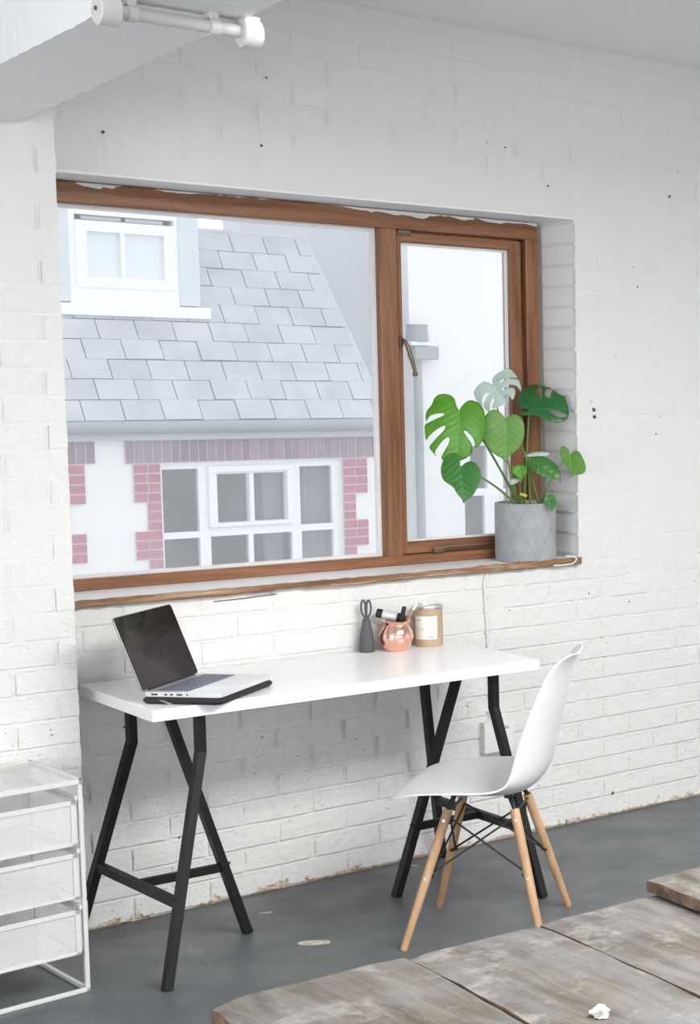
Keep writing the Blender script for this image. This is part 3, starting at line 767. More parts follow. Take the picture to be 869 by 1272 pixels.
for k in FT:
    bm = bmesh.new(); p0, p1 = legp(k, 0), legp(k, .385)
    tube(bm, [p0, p0.lerp(p1, .015), p0.lerp(p1, .5), p0.lerp(p1, .985), p1], [.009, .0105, .0132, .0138, .0125], 20)
    lg = obj('leg', bm, M['beech'], CH, 'auto')
    bm = bmesh.new()
    for zq in (.195, .355):
        q = legp(k, zq); o_ = Vector((k[0]*.65, .3*k[1], .1)).normalized(); o_ = Vector((k[0], 0, .15)).normalized()
        tube(bm, [q+o_*.0125, q+o_*.0152], .0042, 12)
    obj('bolt', bm, M['steel'], lg)
    # black socket fixing the leg to the shell
    bm = bmesh.new(); q = legp(k, .389); up_ = Vector((q.x*.78, q.y*.82, .428 if k[1] > 0 else .422))
    tube(bm, [q-(up_-q)*.5, q, up_], [.006, .0065, .007], 12)
    box(bm, (up_.x-.016, up_.y-.012, up_.z-.006), (up_.x+.016, up_.y+.012, up_.z+.006), .002)
    obj('leg_bracket', bm, M['wire_black'], CH, 'auto')
    bm = bmesh.new(); tube(bm, [(up_.x, up_.y, up_.z+.002), (up_.x, up_.y, .444)], [.013, .021], 16); obj('shell_mount', bm, M['shell'], CH, 'auto')
def wire(k1, k2):
    a = legp(k1, .365); b = legp(k2, .2); d = (b-a).normalized()
    off = Vector((-(k1[0]+k2[0])*.006, -(k1[1]+k2[1])*.006, 0))
    bm = bmesh.new(); tube(bm, [a+off+d*.012, b+off-d*.012], .0031, 8); tube(bm, [b+off-d*.014, b+off-d*.004, b+off], [.004, .0065, .005], 10)
    obj('wire_brace', bm, M['wire_black'], CH, 'auto')
for s in (-1, 1):
    wire((s, 1), (s, -1)); wire((s, -1), (s, 1))
    wire((-1, s), (1, s)); wire((1, s), (-1, s))
bm = bmesh.new()
for s in (-1, 1):
    tube(bm, [legp((-1, s), .375)*1, legp((1, s), .375)], .0035, 8)
obj('cross_wire', bm, M['wire_black'], CH)

# ------------------------------------------------------------------ mesh drawer unit
DU = empty('drawer_unit', (-.170, -.511, 0), .046); tag(DU, 'white wire-mesh drawer unit with three drawers, standing against the pier', 'drawer unit')
W_, Dp, Hh, b_ = .36, .325, .577, .0115
fr_ = []
def post(x, y): fr_.append(((x, y, 0), (x+b_, y+b_, Hh-.004)))
post(-b_, 0); post(-W_, 0); post(-b_, Dp-b_); post(-W_, Dp-b_)
for y in (0, Dp-b_): fr_.append(((-W_, y, 0), (0, y+b_, b_)))
for x in (-b_, -W_): fr_.append(((x, 0, 0.0), (x+b_, Dp, b_)))
obj('frame', B(*fr_, bev=.0015), M['white_metal'], DU)
tp_ = [((-W_-.001, -.002, Hh-.013), (.0015, .010, Hh)), ((-W_-.001, Dp-.010, Hh-.013), (.0015, Dp+.001, Hh)), ((-.0095, -.002, Hh-.013), (.0015, Dp, Hh)), ((-W_-.001, -.002, Hh-.013), (-W_+.01, Dp, Hh))]
tt_ = obj('top_rim', B(*tp_, bev=.001), M['white_metal'], DU)
bm = bmesh.new(); q = [bm.verts.new(p) for p in ((-W_+.009, .009, Hh-.003), (-.009, .009, Hh-.003), (-.009, Dp-.009, Hh-.003), (-W_+.009, Dp-.009, Hh-.003))]; bm.faces.new(q)
obj('mesh_panel', bm, M['mesh'], tt_)
for zt in (.524, .382, .230):
    h_ = .122; x0, x1 = -W_+b_+.008, -b_-.008; y0, y1 = -.004, Dp-.02
    dr = obj('drawer', B(((x0, y0, zt-.013), (x1, y0+.006, zt)), ((x0, y0, zt-h_), (x1, y0+.006, zt-h_+.007)), ((x1-.013, y0, zt-h_), (x1, y0+.006, zt)), ((x0, y0, zt-h_), (x0+.008, y0+.006, zt)),
             ((x0, y1-.004, zt-.008), (x1, y1, zt)), ((x1-.004, y0, zt-.008), (x1, y1, zt)), ((x0, y0, zt-.008), (x0+.004, y1, zt)),
             ((x1-.004, y0, zt-h_), (x1, y1, zt-h_+.005)), ((x0, y0, zt-h_), (x0+.004, y1, zt-h_+.005)), ((x0, y1-.004, zt-h_), (x1, y1, zt-h_+.005)), bev=.0008), M['white_metal'], DU)
    bm = bmesh.new(); P_ = lambda x, y, z: bm.verts.new((x, y, z))
    c4 = [(x0+.002, y0+.004), (x1-.002, y0+.004), (x1-.002, y1-.002), (x0+.002, y1-.002)]
    lo_ = [P_(x, y, zt-h_+.004) for x, y in c4]; hi_ = [P_(x, y, zt-.004) for x, y in c4]
    for i in range(4): bm.faces.new((lo_[i], lo_[(i+1) % 4], hi_[(i+1) % 4], hi_[i]))
    bm.faces.new(lo_)
    obj('mesh_tray', bm, M['mesh'], dr)
    bm = bmesh.new()
    for x in (-b_-.007, -W_+b_): box(bm, (x, .004, zt-.004), (x+.007, Dp-.004, zt+.010), .0008)
    obj('runner', bm, M['white_metal'], DU)
    bm = bmesh.new()
    for k in range(3): box(bm, (x0+.004, y0+.08+k*.08, zt-h_+.0005), (x1-.004, y0+.083+k*.08, zt-h_+.0035))
    obj('base_wire', bm, M['white_metal'], dr)

# ------------------------------------------------------------------ bench table of old boards in the foreground
TB = empty('plank_table', (-.802, -2.761, 0), -.052); tag(TB, 'old table of rough weathered wooden planks in the foreground', 'table')
def plank(x0, x1, ye, y1, z0, z1, seed, chip=False):
    rnd = random.Random(seed); bm = bmesh.new(); nx, ny = 6, 34; g = []
    for j in range(ny+1):
        row = []
        for i in range(nx+1):
            x = x0+(x1-x0)*i/nx; y = ye+(y1-ye)*j/ny; z = z1
            if i in (0, nx): x += rnd.uniform(-.0016, .0016); z -= .0022+rnd.uniform(0, .0015)
            if j in (0,): y += rnd.uniform(-.0015, .001); z -= .0025
            z += .0005*math.sin(x*22+seed)+.0015*math.sin(y*9+seed*2)+rnd.uniform(-.0003, .0003)
            if chip and j < 2 and i == 0: x += .004*(2-j); y -= .002*(2-j); z -= .002*(2-j)
            row.append(bm.verts.new((x, y, z)))
        g.append(row)
    for j in range(ny):
        for i in range(nx): bm.faces.new((g[j][i], g[j+1][i], g[j+1][i+1], g[j][i+1]))
    rim = g[0][:] + [g[j][nx] for j in range(1, ny+1)] + g[ny][:-1][::-1] + [g[j][0] for j in range(ny-1, 0, -1)]
    n = len(rim); mid = [bm.verts.new((v.co.x, v.co.y+rnd.uniform(-.001, .001), z0+(z1-z0)*.8)) for v in rim]; lo = [bm.verts.new((v.co.x, v.co.y, z0)) for v in rim]
    for i in range(n):
        k = (i+1) % n
        for a, b in ((rim, mid), (mid, lo)):
            f = bm.faces.new((a[i], a[k], b[k], b[i])); f.material_index = 1 if b is lo or True else 0
    bm.faces.new(lo); bmesh.ops.recalc_face_normals(bm, faces=bm.faces)
    return obj('plank', bm, [M['plank'], M['plank_edge']], TB, 'auto')
Lt = -1.45
plank(0, .300, 0, Lt, .700, .740, 1, chip=True); plank(.305, .534, -.003, Lt, .700, .7395, 2); plank(.5375, .775, -.004, Lt, .700, .741, 3)
plank(.757, .985, .012, Lt, .7425, .765, 4); plank(.988, 1.21, .0, Lt, .7425, .765, 5)
for y in (-.22, -1.2): obj('batten', B(((.05, y-.045, .655), (1.15, y+.045, .6995)), bev=.003), M['plank_edge'], TB)
obj('packing_strip', B(((.776, -1.44, .70), (1.2, -.01, .742)), bev=.003), M['plank_edge'], TB)
for x in (.1, 1.05):
    for y in (-.22, -1.2): obj('leg', B(((x, y-.035, 0), (x+.07, y+.035, .655)), bev=.003), M['plank_edge'], TB)
    
def crumple(name, r, flat, seed, m_, loc, label, cat, rz=0, asp=1):
    bm = bmesh.new(); bmesh.ops.create_icosphere(bm, subdivisions=3, radius=1)
    for v in bm.verts:
        n_ = noise.noise(v.co*1.7+Vector((seed, 0, 0)))+.5*noise.noise(v.co*4+Vector((0, seed, 0))); v.co *= 1+.55*n_
        v.co = Vector((v.co.x*r*asp, v.co.y*r, max(-.2, v.co.z)*flat))
    mz = min(v.co.z for v in bm.verts)
    for v in bm.verts: v.co.z -= mz
    o = obj(name, bm, m_, None, 'auto', loc=loc, rot=(0, 0, rz)); tag(o, label, cat); return o
crumple('plastic_scrap', .013, .011, 3.1, M['cap_paint'], (-.437, -3.205, .7405), 'crumpled bit of white plastic lying on the plank table', 'scrap')
# loose paint flakes on the floor
M['flake'] = mat('paint_flake', (.5, .48, .42), .7); t = NT(M['flake'])
t.col(t.ramp(t.noise(t.coord(), 70, 4, .6), [(.35, (.3, .29, .26)), (.55, (.52, .5, .45)), (.7, (.78, .77, .72))]))
def flake(pts, loc, label, rz=0, curl=.0):
    bm = bmesh.new(); P_ = smooth_pts([(x, y, 0) for x, y in pts], 3, True); top = [bm.verts.new((p.x, p.y, .0012+curl*(abs(p.x)/.03)**2)) for p in P_]; bot = [bm.verts.new((p.x, p.y, .0002+curl*(abs(p.x)/.03)**2)) for p in P_]
    bm.faces.new(top); n = len(top)
    bm.faces.new(bot[::-1])
    for i in range(n): bm.faces.new((bot[i], bot[(i+1) % n], top[(i+1) % n], top[i]))
    o = obj('paint_flake', bm, M['flake'], None, loc=loc, rot=(0, 0, rz)); tag(o, label, 'paint flake'); return o
flake([(-.045, 0), (-.035, .016), (-.005, .021), (.028, .019), (.043, .012), (.046, -.004), (.03, -.014), (0, -.022), (-.032, -.016)], (.415, -.570, 0), 'oval pale flaked patch on the floor between trestle and chair', -.7)
flake([(-.02, 0), (-.01, .006), (.008, .003), (.02, .005), (.012, -.006), (-.008, -.004)], (.443, -.205, 0), 'small curled cream flake on the floor beside the left trestle', -.3)
flake([(-.018, .002), (0, .004), (.02, -.004), (.012, -.008), (-.01, -.002)], (1.008, -.072, 0), 'thin white flake on the floor near the right trestle', -.9)
LEAVES = [["split",[1.2725,0.03,1.5245],[-0.2146,-0.2131,-0.9532],[-0.3481,-0.8951,0.2785],0.187,[[-2,-1],[-22,-12],[-41,-18],[-53,-31],[-56,-51],[-51,-71],[-35,-84],[-14,-90],[9,-104],[32,-107],[47,-103],[29,-95],[20,-77],[16,-56],[19,-49],[26,-54],[38,-76],[51,-96],[60,-107],[85,-106],[113,-100],[100,-93],[81,-76],[66,-58],[59,-46],[64,-42],[78,-48],[101,-66],[121,-80],[136,-88],[152,-78],[168,-62],[155,-69],[139,-64],[116,-50],[103,-39],[99,-30],[106,-25],[128,-31],[152,-42],[173,-47],[183,-25],[187,0],[174,15],[162,35],[145,51],[125,52],[106,44],[91,31],[76,21],[69,22],[72,30],[86,46],[105,58],[123,61],[118,70],[99,83],[74,91],[34,95],[2,88],[-18,82],[-36,67],[-43,48],[-42,30],[-29,15],[-13,5]],[]],
["pale",[1.4549,0.11,1.6116],[0.1402,-0.5976,-0.7894],[-0.4757,-0.7399,0.4757],0.096,[[-5,0],[-16,-9],[-27,-21],[-25,-37],[-17,-56],[-4,-71],[12,-75],[34,-76],[56,-68],[40,-62],[26,-51],[20,-37],[23,-25],[33,-41],[48,-58],[64,-66],[79,-64],[87,-56],[71,-47],[56,-36],[45,-23],[56,-24],[66,-33],[76,-42],[85,-38],[85,-23],[83,-2],[98,-1],[87,4],[82,16],[69,15],[57,15],[54,22],[62,31],[79,32],[75,42],[61,53],[45,59],[37,53],[33,38],[33,22],[27,23],[21,39],[22,53],[33,70],[48,75],[61,76],[34,87],[13,90],[7,81],[1,71],[-3,51],[1,34],[2,24],[-4,31],[-7,48],[-4,72],[4,89],[-13,91],[-30,87],[-44,77],[-44,62],[-39,42],[-32,21],[-19,6]],[]],
["holed",[1.5713,0.06,1.5247],[0.8523,-0.5175,0.076],[-0.4851,-0.7276,0.4851],0.132,[[-1,3],[-15,6],[-30,14],[-37,35],[-35,58],[-25,79],[-16,103],[4,125],[23,135],[36,134],[50,119],[75,105],[89,90],[98,79],[112,62],[125,55],[135,63],[127,49],[131,27],[135,3],[133,-27],[122,-44],[101,-53],[80,-54],[60,-50],[40,-38],[23,-27],[3,-20],[-20,-19],[-37,-9],[-26,-1],[-7,-2]],[[[47,113],[32,93],[29,72],[39,53],[44,44],[48,67],[48,98]],[[66,96],[60,75],[59,60],[73,44],[79,68],[89,88],[79,96]],[[66,-9],[80,-5],[100,-11],[127,-27],[122,-33],[103,-35],[85,-29],[73,-19]]]],
["heart",[1.4275,-0.01,1.4918],[-0.0788,-0.095,-0.9924],[-0.452,-0.8839,0.1205],0.149,[[-2,0],[-18,-10],[-31,-24],[-36,-39],[-30,-54],[-14,-67],[11,-77],[38,-79],[65,-76],[88,-65],[110,-50],[125,-30],[137,-8],[152,0],[138,5],[122,18],[104,38],[85,53],[60,62],[32,64],[7,60],[-13,49],[-21,31],[-18,16],[-8,5]],[]],
["low_heart",[1.2314,-0.04,1.3345],[-0.1179,-0.286,-0.9509],[-0.5963,-0.7454,0.2981],0.12,[[-3,0],[-23,0],[-43,-5],[-53,-18],[-47,-38],[-31,-54],[-9,-63],[17,-65],[44,-56],[66,-30],[89,-19],[112,-3],[125,0],[116,12],[108,28],[82,48],[54,62],[28,66],[2,59],[-14,45],[-18,30],[-12,14]],[]],
["right",[1.6611,-0.05,1.3638],[-0.0904,-0.2712,-0.9583],[-0.7089,-0.6583,0.2532],0.075,[[-4,0],[-18,-2],[-32,-11],[-38,-21],[-33,-30],[-15,-34],[14,-29],[37,-17],[61,-2],[72,-1],[82,-4],[73,7],[74,35],[64,50],[43,53],[17,46],[-6,37],[-13,26],[-9,11]],[]],
["mid",[1.5585,0.04,1.3491],[0.5718,-0.6004,-0.5591],[-0.3995,-0.799,0.4494],0.126,[[-2,-6],[2,-22],[22,-31],[48,-33],[82,-23],[103,-11],[121,1],[132,-4],[117,15],[95,36],[73,43],[50,42],[28,37],[7,19],[-3,7],[11,-6],[4,-6]],[]],
["edge",[1.5491,0.05,1.3611],[0.9185,-0.3742,0.1278],[-0.3505,-0.621,0.7011],0.076,[[-3,3],[16,11],[44,11],[78,5],[78,-3],[70,-12],[43,-10],[9,-6],[-15,1]],[]],
["small",[1.4785,-0.01,1.332],[-0.0407,-0.2747,-0.9607],[-0.5123,-0.8197,0.2562],0.059,[[-1,0],[0,-10],[1,-20],[10,-27],[25,-25],[38,-15],[48,-3],[63,0],[49,5],[37,19],[23,24],[9,21],[-1,10]],[]],
["tiny",[1.5714,-0.035,1.2217],[0.1354,-0.355,-0.925],[-0.6116,-0.7645,0.2039],0.057,[[-5,-4],[6,-11],[24,-12],[41,-3],[61,-1],[51,8],[42,21],[30,27],[10,25],[2,15],[2,6]],[]],
["yellow",[1.485,0.0,1.2305],[0.7429,-0.6062,-0.2838],[-0.488,-0.7807,0.3904],0.024,[[-1,1],[7,6],[25,4],[24,-6],[14,-5],[3,-3]],[]],
["bud",[1.4549,0.01,1.2742],[0.9075,-0.3941,0.1452],[-0.398,-0.6965,0.597],0.032,[[0,6],[13,11],[32,10],[33,2],[27,-6],[7,-13],[-1,-13]],[]]]
STEMS = [["split",[[1.2752,0.03,1.5304],[1.3721,0.05,1.4229],[1.4556,0.07,1.3094],[1.5315,0.085,1.1933]],0.0045],
["pale",[[1.4548,0.11,1.6116],[1.4867,0.115,1.4646],[1.5042,0.1,1.3354],[1.5347,0.09,1.1929]],0.0035],
["holed",[[1.5712,0.06,1.5226],[1.5721,0.07,1.4936],[1.5682,0.08,1.3778],[1.5612,0.09,1.1917]],0.0035],
["heart",[[1.4275,-0.01,1.4917],[1.4913,0.03,1.4384],[1.5198,0.04,1.4004],[1.5514,0.05,1.336],[1.6069,0.07,1.1906]],0.0035],
["low_heart",[[1.2312,-0.04,1.3345],[1.3318,0.0,1.2954],[1.4231,0.03,1.247],[1.4962,0.05,1.1941]],0.004],
["right",[[1.6599,-0.05,1.363],[1.6325,-0.045,1.3375],[1.6115,-0.02,1.291],[1.6033,0.02,1.2285],[1.6089,0.05,1.1888]],0.0028],
["mid",[[1.5585,0.04,1.3492],[1.5484,0.045,1.345],[1.5696,0.07,1.2622],[1.5782,0.08,1.1914]],0.003],
["edge",[[1.5486,0.05,1.362],[1.5536,0.07,1.2917],[1.5582,0.08,1.1924]],0.0028],
["small",[[1.4785,-0.01,1.3321],[1.5044,0.03,1.2666],[1.5352,0.07,1.194]],0.0028],
["tiny",[[1.5713,-0.035,1.2213],[1.5702,-0.02,1.2177],[1.5924,0.04,1.193]],0.002],
["yellow",[[1.4846,0.0,1.2306],[1.5032,0.03,1.1978]],0.002],
["bud",[[1.4548,0.01,1.2743],[1.4938,0.04,1.2321],[1.5285,0.07,1.1914]],0.003]]
# ------------------------------------------------------------------ monstera in its pot
PX, PY, PZ = 1.560, .083, .985
MP = empty('monstera_plant', (PX, PY, PZ)); tag(MP, 'leafy green monstera in a grey concrete pot on the window sill', 'plant')
R_ = .1065
po = obj('pot', lathe(bmesh.new(), [(0, 0), (R_-.004, 0), (R_, .003), (R_+.0005, .1), (R_, .206), (R_-.002, .208), (R_-.011, .208), (R_-.012, .203), (R_-.012, .18), (0, .18)], 72), M['pot'], MP, 'auto')
bm = bmesh.new(); lathe(bm, [(0, .192), (.05, .193), (.0935, .189), (.0935, .181), (0, .181)], 32); obj('soil', bm, M['soil'], MP, True)
def pip(x, y, poly):
    c = False; j = len(poly)-1
    for i in range(len(poly)):
        xi, yi = poly[i]; xj, yj = poly[j]
        if (yi > y) != (yj > y) and x < (xj-xi)*(y-yi)/(yj-yi)+xi: c = not c
        j = i
    return c
LM = {'split': 'leaf_bright', 'pale': 'leaf_pale', 'holed': 'leaf_dark', 'heart': 'leaf_mid', 'low_heart': 'leaf_deep', 'right': 'leaf_mid', 'mid': 'leaf_deep', 'edge': 'leaf_pale', 'small': 'leaf_bright', 'tiny': 'leaf_deep', 'yellow': 'leaf_yellow', 'bud': 'leaf_pale'}
LL = {'split': 'large bright green leaf with deep splits', 'pale': 'split leaf whitened by a sheen put into its colour', 'holed': 'dark glossy leaf with holes', 'heart': 'mid green heart-shaped leaf', 'low_heart': 'deep green heart-shaped leaf, lowest on the left', 'right': 'small green leaf reaching furthest right', 'mid': 'dark folded leaf below the holed one', 'edge': 'leaf seen edge-on', 'small': 'small bright round leaf in the middle', 'tiny': 'tiny leaf hanging over the pot rim', 'yellow': 'tiny yellowing leaf', 'bud': 'small whitish curled leaf'}
for nm, A, Uv, N, ln, outline, holes in LEAVES:
    A, Uv, N = Vector(A), Vector(Uv).normalized(), Vector(N).normalized(); V = N.cross(Uv)
    def prep(ps, k): return [(p.x, p.y) for p in smooth_pts([(x/1000, y/1000, 0) for x, y in ps], k, True)]
    ol = prep(outline, 3); hl = [prep(h, 2) for h in holes]
    pts = list(ol); edges = [(i, (i+1) % len(ol)) for i in range(len(ol))]
    for h in hl:
        b0 = len(pts); pts += h; edges += [(b0+i, b0+(i+1) % len(h)) for i in range(len(h))]
    xs = [p[0] for p in ol]; ys = [p[1] for p in ol]; st = max(.0045, ln/26)
    x = min(xs)
    while x < max(xs):
        y = min(ys)
        while y < max(ys):
            if pip(x, y, ol) and not any(pip(x, y, h) for h in hl) and min((p[0]-x)**2+(p[1]-y)**2 for p in pts[:len(ol)]) > (st*.45)**2: pts.append((x, y))
            y += st
        x += st
    vo, _, fo, *_r = geometry.delaunay_2d_cdt([Vector(p) for p in pts], edges, [], 0, 1e-5)
    bm = bmesh.new(); bend = {'split': .9, 'heart': .5, 'holed': 1.4, 'mid': 1.8}.get(nm, .9)
    # local frame: x along the midrib, y across, z up from the blade (towards the viewer side)
    bv = [bm.verts.new((v.x, v.y, .16*abs(v.y) - bend*3.2*v.y*v.y - bend*.9*(v.x-ln*.25)**2 + .0004*math.cos(264*(v.x-.75*abs(v.y))))) for v in vo]
    for f in fo:
        cx = sum(vo[i].x for i in f)/3; cy = sum(vo[i].y for i in f)/3
        if pip(cx, cy, ol) and not any(pip(cx, cy, h) for h in hl):
            try: bm.faces.new([bv[i] for i in f])
            except ValueError: pass
    bmesh.ops.delete(bm, geom=[v for v in bm.verts if not v.link_faces], context='VERTS')
    bmesh.ops.recalc_face_normals(bm, faces=bm.faces)
    if sum(f.normal.z for f in bm.faces) < 0: bmesh.ops.reverse_faces(bm, faces=bm.faces)
    # thickness
    geo = bmesh.ops.solidify(bm, geom=list(bm.faces), thickness=.0007)
    o = obj('leaf', bm, M[LM[nm]], MP, True); o['label'] = LL[nm]
    m4 = Matrix((Uv, V, N)).transposed().to_4x4(); m4.translation = A-Vector((PX, PY, PZ)); o.matrix_local = m4
for nm, ps, r in STEMS:
    P_ = smooth_pts([Vector(p)-Vector((PX, PY, PZ)) for p in ps], 6)
    P_.append(P_[-1]+Vector((0, 0, -.02)))
    bm = bmesh.new(); n = len(P_); tube(bm, P_, [r*(.62+.75*(i/n)**1.3) for i in range(n)], 10); obj('stem', bm, M['stem'], MP, True)

# ------------------------------------------------------------------ the house across the yard
HS = empty('house', (3.5, 7.0, -3)); tag(HS, 'white rendered house with slate roof and red brick window surrounds, seen outside', 'house')
def hobj(name, bm, m_, par=HS, **k):
    o = obj(name, bm, m_, par, **k)
    if par is HS: o.matrix_parent_inverse = Matrix.Translation(-HS.location)
    return o
HS_T = Matrix.Translation(-HS.location)
hw = [((-1, 7, -3), (3.043, 7.3, 1.31)), ((4.387, 7, -3), (4.80, 7.3, 1.31)), ((3.043, 7, 1.002), (4.387, 7.3, 1.31)), ((3.043, 7, -3), (4.387, 7.3, .10))]
hobj('facade', B(*hw), M['render_white'])
hobj('side_wall', B(((4.5, 7.3, -3), (4.78, 8.9, 1.31))), M['render_white'])
def grid_window(parent, x0, x1, z0, z1, panes, y, d, m_frame, m_pane, world=True, name='window'):
    xs = sorted({x0, x1} | {p[0] for p in panes} | {p[1] for p in panes}); zs = sorted({z0, z1} | {p[2] for p in panes} | {p[3] for p in panes})
    bm = bmesh.new()
    for a, b in zip(xs, xs[1:]):
        run = None
        for c, e in zip(zs, zs[1:]):
            mx_, mz_ = (a+b)/2, (c+e)/2
            if any(p[0] < mx_ < p[1] and p[2] < mz_ < p[3] for p in panes): run = None; continue
            box(bm, (a, y, c), (b, y+d, e))
    bmesh.ops.remove_doubles(bm, verts=bm.verts, dist=1e-5)
    fr = obj(name, bm, m_frame, parent)
    if world: fr.matrix_parent_inverse = Matrix.Translation(-parent.location)
    for p in panes:
        obj('pane', B(((p[0], y+d*.55, p[2]), (p[1], y+d*.62, p[3]))), m_pane, fr)
    return fr
pn = [(3.068, 3.318, .505, .957), (3.068, 3.318, .14, .459), (3.445, 3.678, .558, .912), (3.716, 3.957, .558, .912), (3.395, 3.67, .14, .461), (3.706, 3.998, .14, .461), (4.069, 4.318, .51, .95), (4.073, 4.321, .14, .461)]
fw = grid_window(HS, 3.043, 4.387, .10, 1.002, pn, 7.03, .06, M['upvc'], M['far_glass'])
bm = bmesh.new()   # projecting casement frame
for a, b in (((3.383, 7.005, .925), (4.014, 7.03, .972)), ((3.383, 7.005, .527), (4.014, 7.03, .556)), ((3.383, 7.005, .556), (3.443, 7.03, .925)), ((3.96, 7.005, .556), (4.014, 7.03, .925)), ((3.68, 7.012, .556), (3.714, 7.03, .912))): box(bm, a, b, .004)
obj('opening_light', bm, M['upvc'], fw)
hobj('room_inside', B(((3.04, 7.75, .0), (4.39, 7.78, 1.1)), ((3.04, 7.3, 1.0), (4.39, 7.78, 1.05)), ((3.02, 7.3, 0), (3.04, 7.78, 1.05)), ((4.39, 7.3, 0), (4.41, 7.78, 1.05)), ((3.04, 7.3, .05), (4.39, 7.78, .1))), M['dark_room'])
def curtain(x0, x1):
    bm = bmesh.new(); n = 40; pv = None
    for i in range(n+1):
        x = x0+(x1-x0)*i/n; y = 7.2+.02*math.sin(i*1.3)+.006*math.sin(i*3.1); q = [bm.verts.new((x, y, .1)), bm.verts.new((x, y, .99))]
        if pv: bm.faces.new((pv[0], q[0], q[1], pv[1]))
        pv = q
    hobj('curtain', bm, M['curtain'], smooth=True)
curtain(3.86, 4.0); curtain(4.16, 4.38); curtain(3.36, 3.47)
# bricks of the surrounds
def far_brick(x0, x1, z0, z1, m_, rnd):
    o = bpy.data.objects.new('brick', FB[m_]); C.objects.link(o); o.parent = HS
    o.location = Vector(((x0+x1)/2, 6.994, (z0+z1)/2))-HS.location; o.scale = ((x1-x0-.012), 1, (z1-z0-.012)); return o
FB = {}
for k in ('red_brick', 'purple_brick'):
    bm = B(((-.5, -.014, -.5), (.5, .03, .5))); me = bpy.data.meshes.new('brick'); bm.to_mesh(me); bm.free(); me.materials.append(M[k]); FB[k] = me
rnd = random.Random(2)
def back_panel(x0, x1, z0, z1): panels.append(((x0, 6.988, z0), (x1, 7.001, z1)))
panels = []
def soldier(x0, x1, z0, z1, n):
    back_panel(x0, x1, z0, z1)
    for i in range(n): far_brick(x0+(x1-x0)*i/n, x0+(x1-x0)*(i+1)/n, z0, z1, 'purple_brick', rnd)
soldier(2.808, 4.687, 1.006, 1.168, 30); soldier(2.0, 2.615, 1.012, 1.17, 10)
def quoin(x0, x1, ztop, rows, m_='red_brick', split_even=True):
    h = .0675; back_panel(x0, x1, ztop-h*rows, ztop)
    for i in range(rows):
        z = ztop-h*(i+1)
        if x1-x0 < .13: far_brick(x0, x1, z, z+h, m_, rnd)
        else:
            c = x0+(x1-x0)*(.5 if i % 2 else (.98 if rnd.random() < .5 else .55))
            if c > x1-.03: far_brick(x0, x1, z, z+h, m_, rnd)
            else: far_brick(x0, c, z, z+h, m_, rnd); far_brick(c, x1, z, z+h, m_, rnd)
quoin(2.858, 3.043, 1.004, 4); quoin(2.945, 3.043, .734, 3); quoin(2.858, 3.043, .5315, 3); quoin(2.945, 3.043, .329, 3)
quoin(4.387, 4.588, 1.002, 4); quoin(4.387, 4.49, .732, 3); quoin(4.387, 4.588, .5295, 3); quoin(4.387, 4.49, .327, 3)
quoin(2.30, 2.545, 1.010, 4); quoin(2.30, 2.44, .74, 3); quoin(2.30, 2.54, .5375, 3)
hobj('mortar_bed', B(*panels), M['pale_mortar'])
# gutter, fascia, roof
bm = bmesh.new(); tube(bm, [(-1, 6.875, 1.262), (4.74, 6.875, 1.262)], .046, 14); hobj('gutter', bm, M['gutter'], smooth='auto')
hobj('fascia', B(((-1, 6.92, 1.172), (4.80, 7.0, 1.315))), M['fascia'])
ts = 1.4; al_ = math.atan(ts); dl = .172; NR = 10
xr = lambda z: 4.712-.098*(z-1.31)
bm = bmesh.new(); zt = 1.31+dl*NR*math.sin(al_); yt = 6.9+dl*NR*math.cos(al_)
v = [bm.verts.new(p) for p in ((-1, 6.91, 1.30), (xr(1.31)-.01, 6.91, 1.30), (xr(zt)-.01, yt+.01, zt-.01), (-1, yt+.01, zt-.01), (-1, 8.9, zt-.01), (xr(zt)-.01, 8.9, zt-.01), (-1, 8.9, 1.3), (xr(1.3)-.01, 8.9, 1.3))]
for f in ((0, 1, 2, 3), (3, 2, 5, 4), (1, 7, 5, 2), (0, 3, 4, 6)): bm.faces.new([v[i] for i in f])
hobj('roof_deck', bm, M['slate_back'])
bm = B(((-.5, -.006, 0), (.5, 0.0, 1))); sm = bpy.data.meshes.new('slate'); bm.to_mesh(sm); bm.free(); sm.materials.append(M['slate'])
rnd = random.Random(8)
for r in range(NR):
    base = Vector((0, 6.898+dl*r*math.cos(al_)-.006, 1.31+dl*r*math.sin(al_)))
    sw = .262; x = 2.0+(sw/2 if r % 2 else 0); xe = xr(base.z)
    while x < xe-.02:
        x1_ = min(x+sw, xe)
        if xe-x1_ < .05: x1_ = xe
        o = bpy.data.objects.new('slate', sm); C.objects.link(o); o.parent = HS
        o.location = base+Vector(((x+x1_)/2, rnd.uniform(-.004, 0), rnd.uniform(-.004, .004)))-HS.location
        o.scale = (x1_-x-.007, 1.4, dl-.008); o.rotation_euler = (-(PI/2-al_)+.02, rnd.uniform(-.008, .008), 0)
        x = x1_
bm = bmesh.new(); tube(bm, [(-1, yt+.01, zt+.0), (xr(zt), yt+.01, zt+.0)], .035, 10); hobj('ridge', bm, M['slate'], smooth='auto')
bm = bmesh.new(); tube(bm, [(xr(1.31)+.01, 6.885, 1.30), (xr(zt)+.01, yt, zt)], .014, 8); hobj('verge', bm, M['fascia'], smooth='auto')
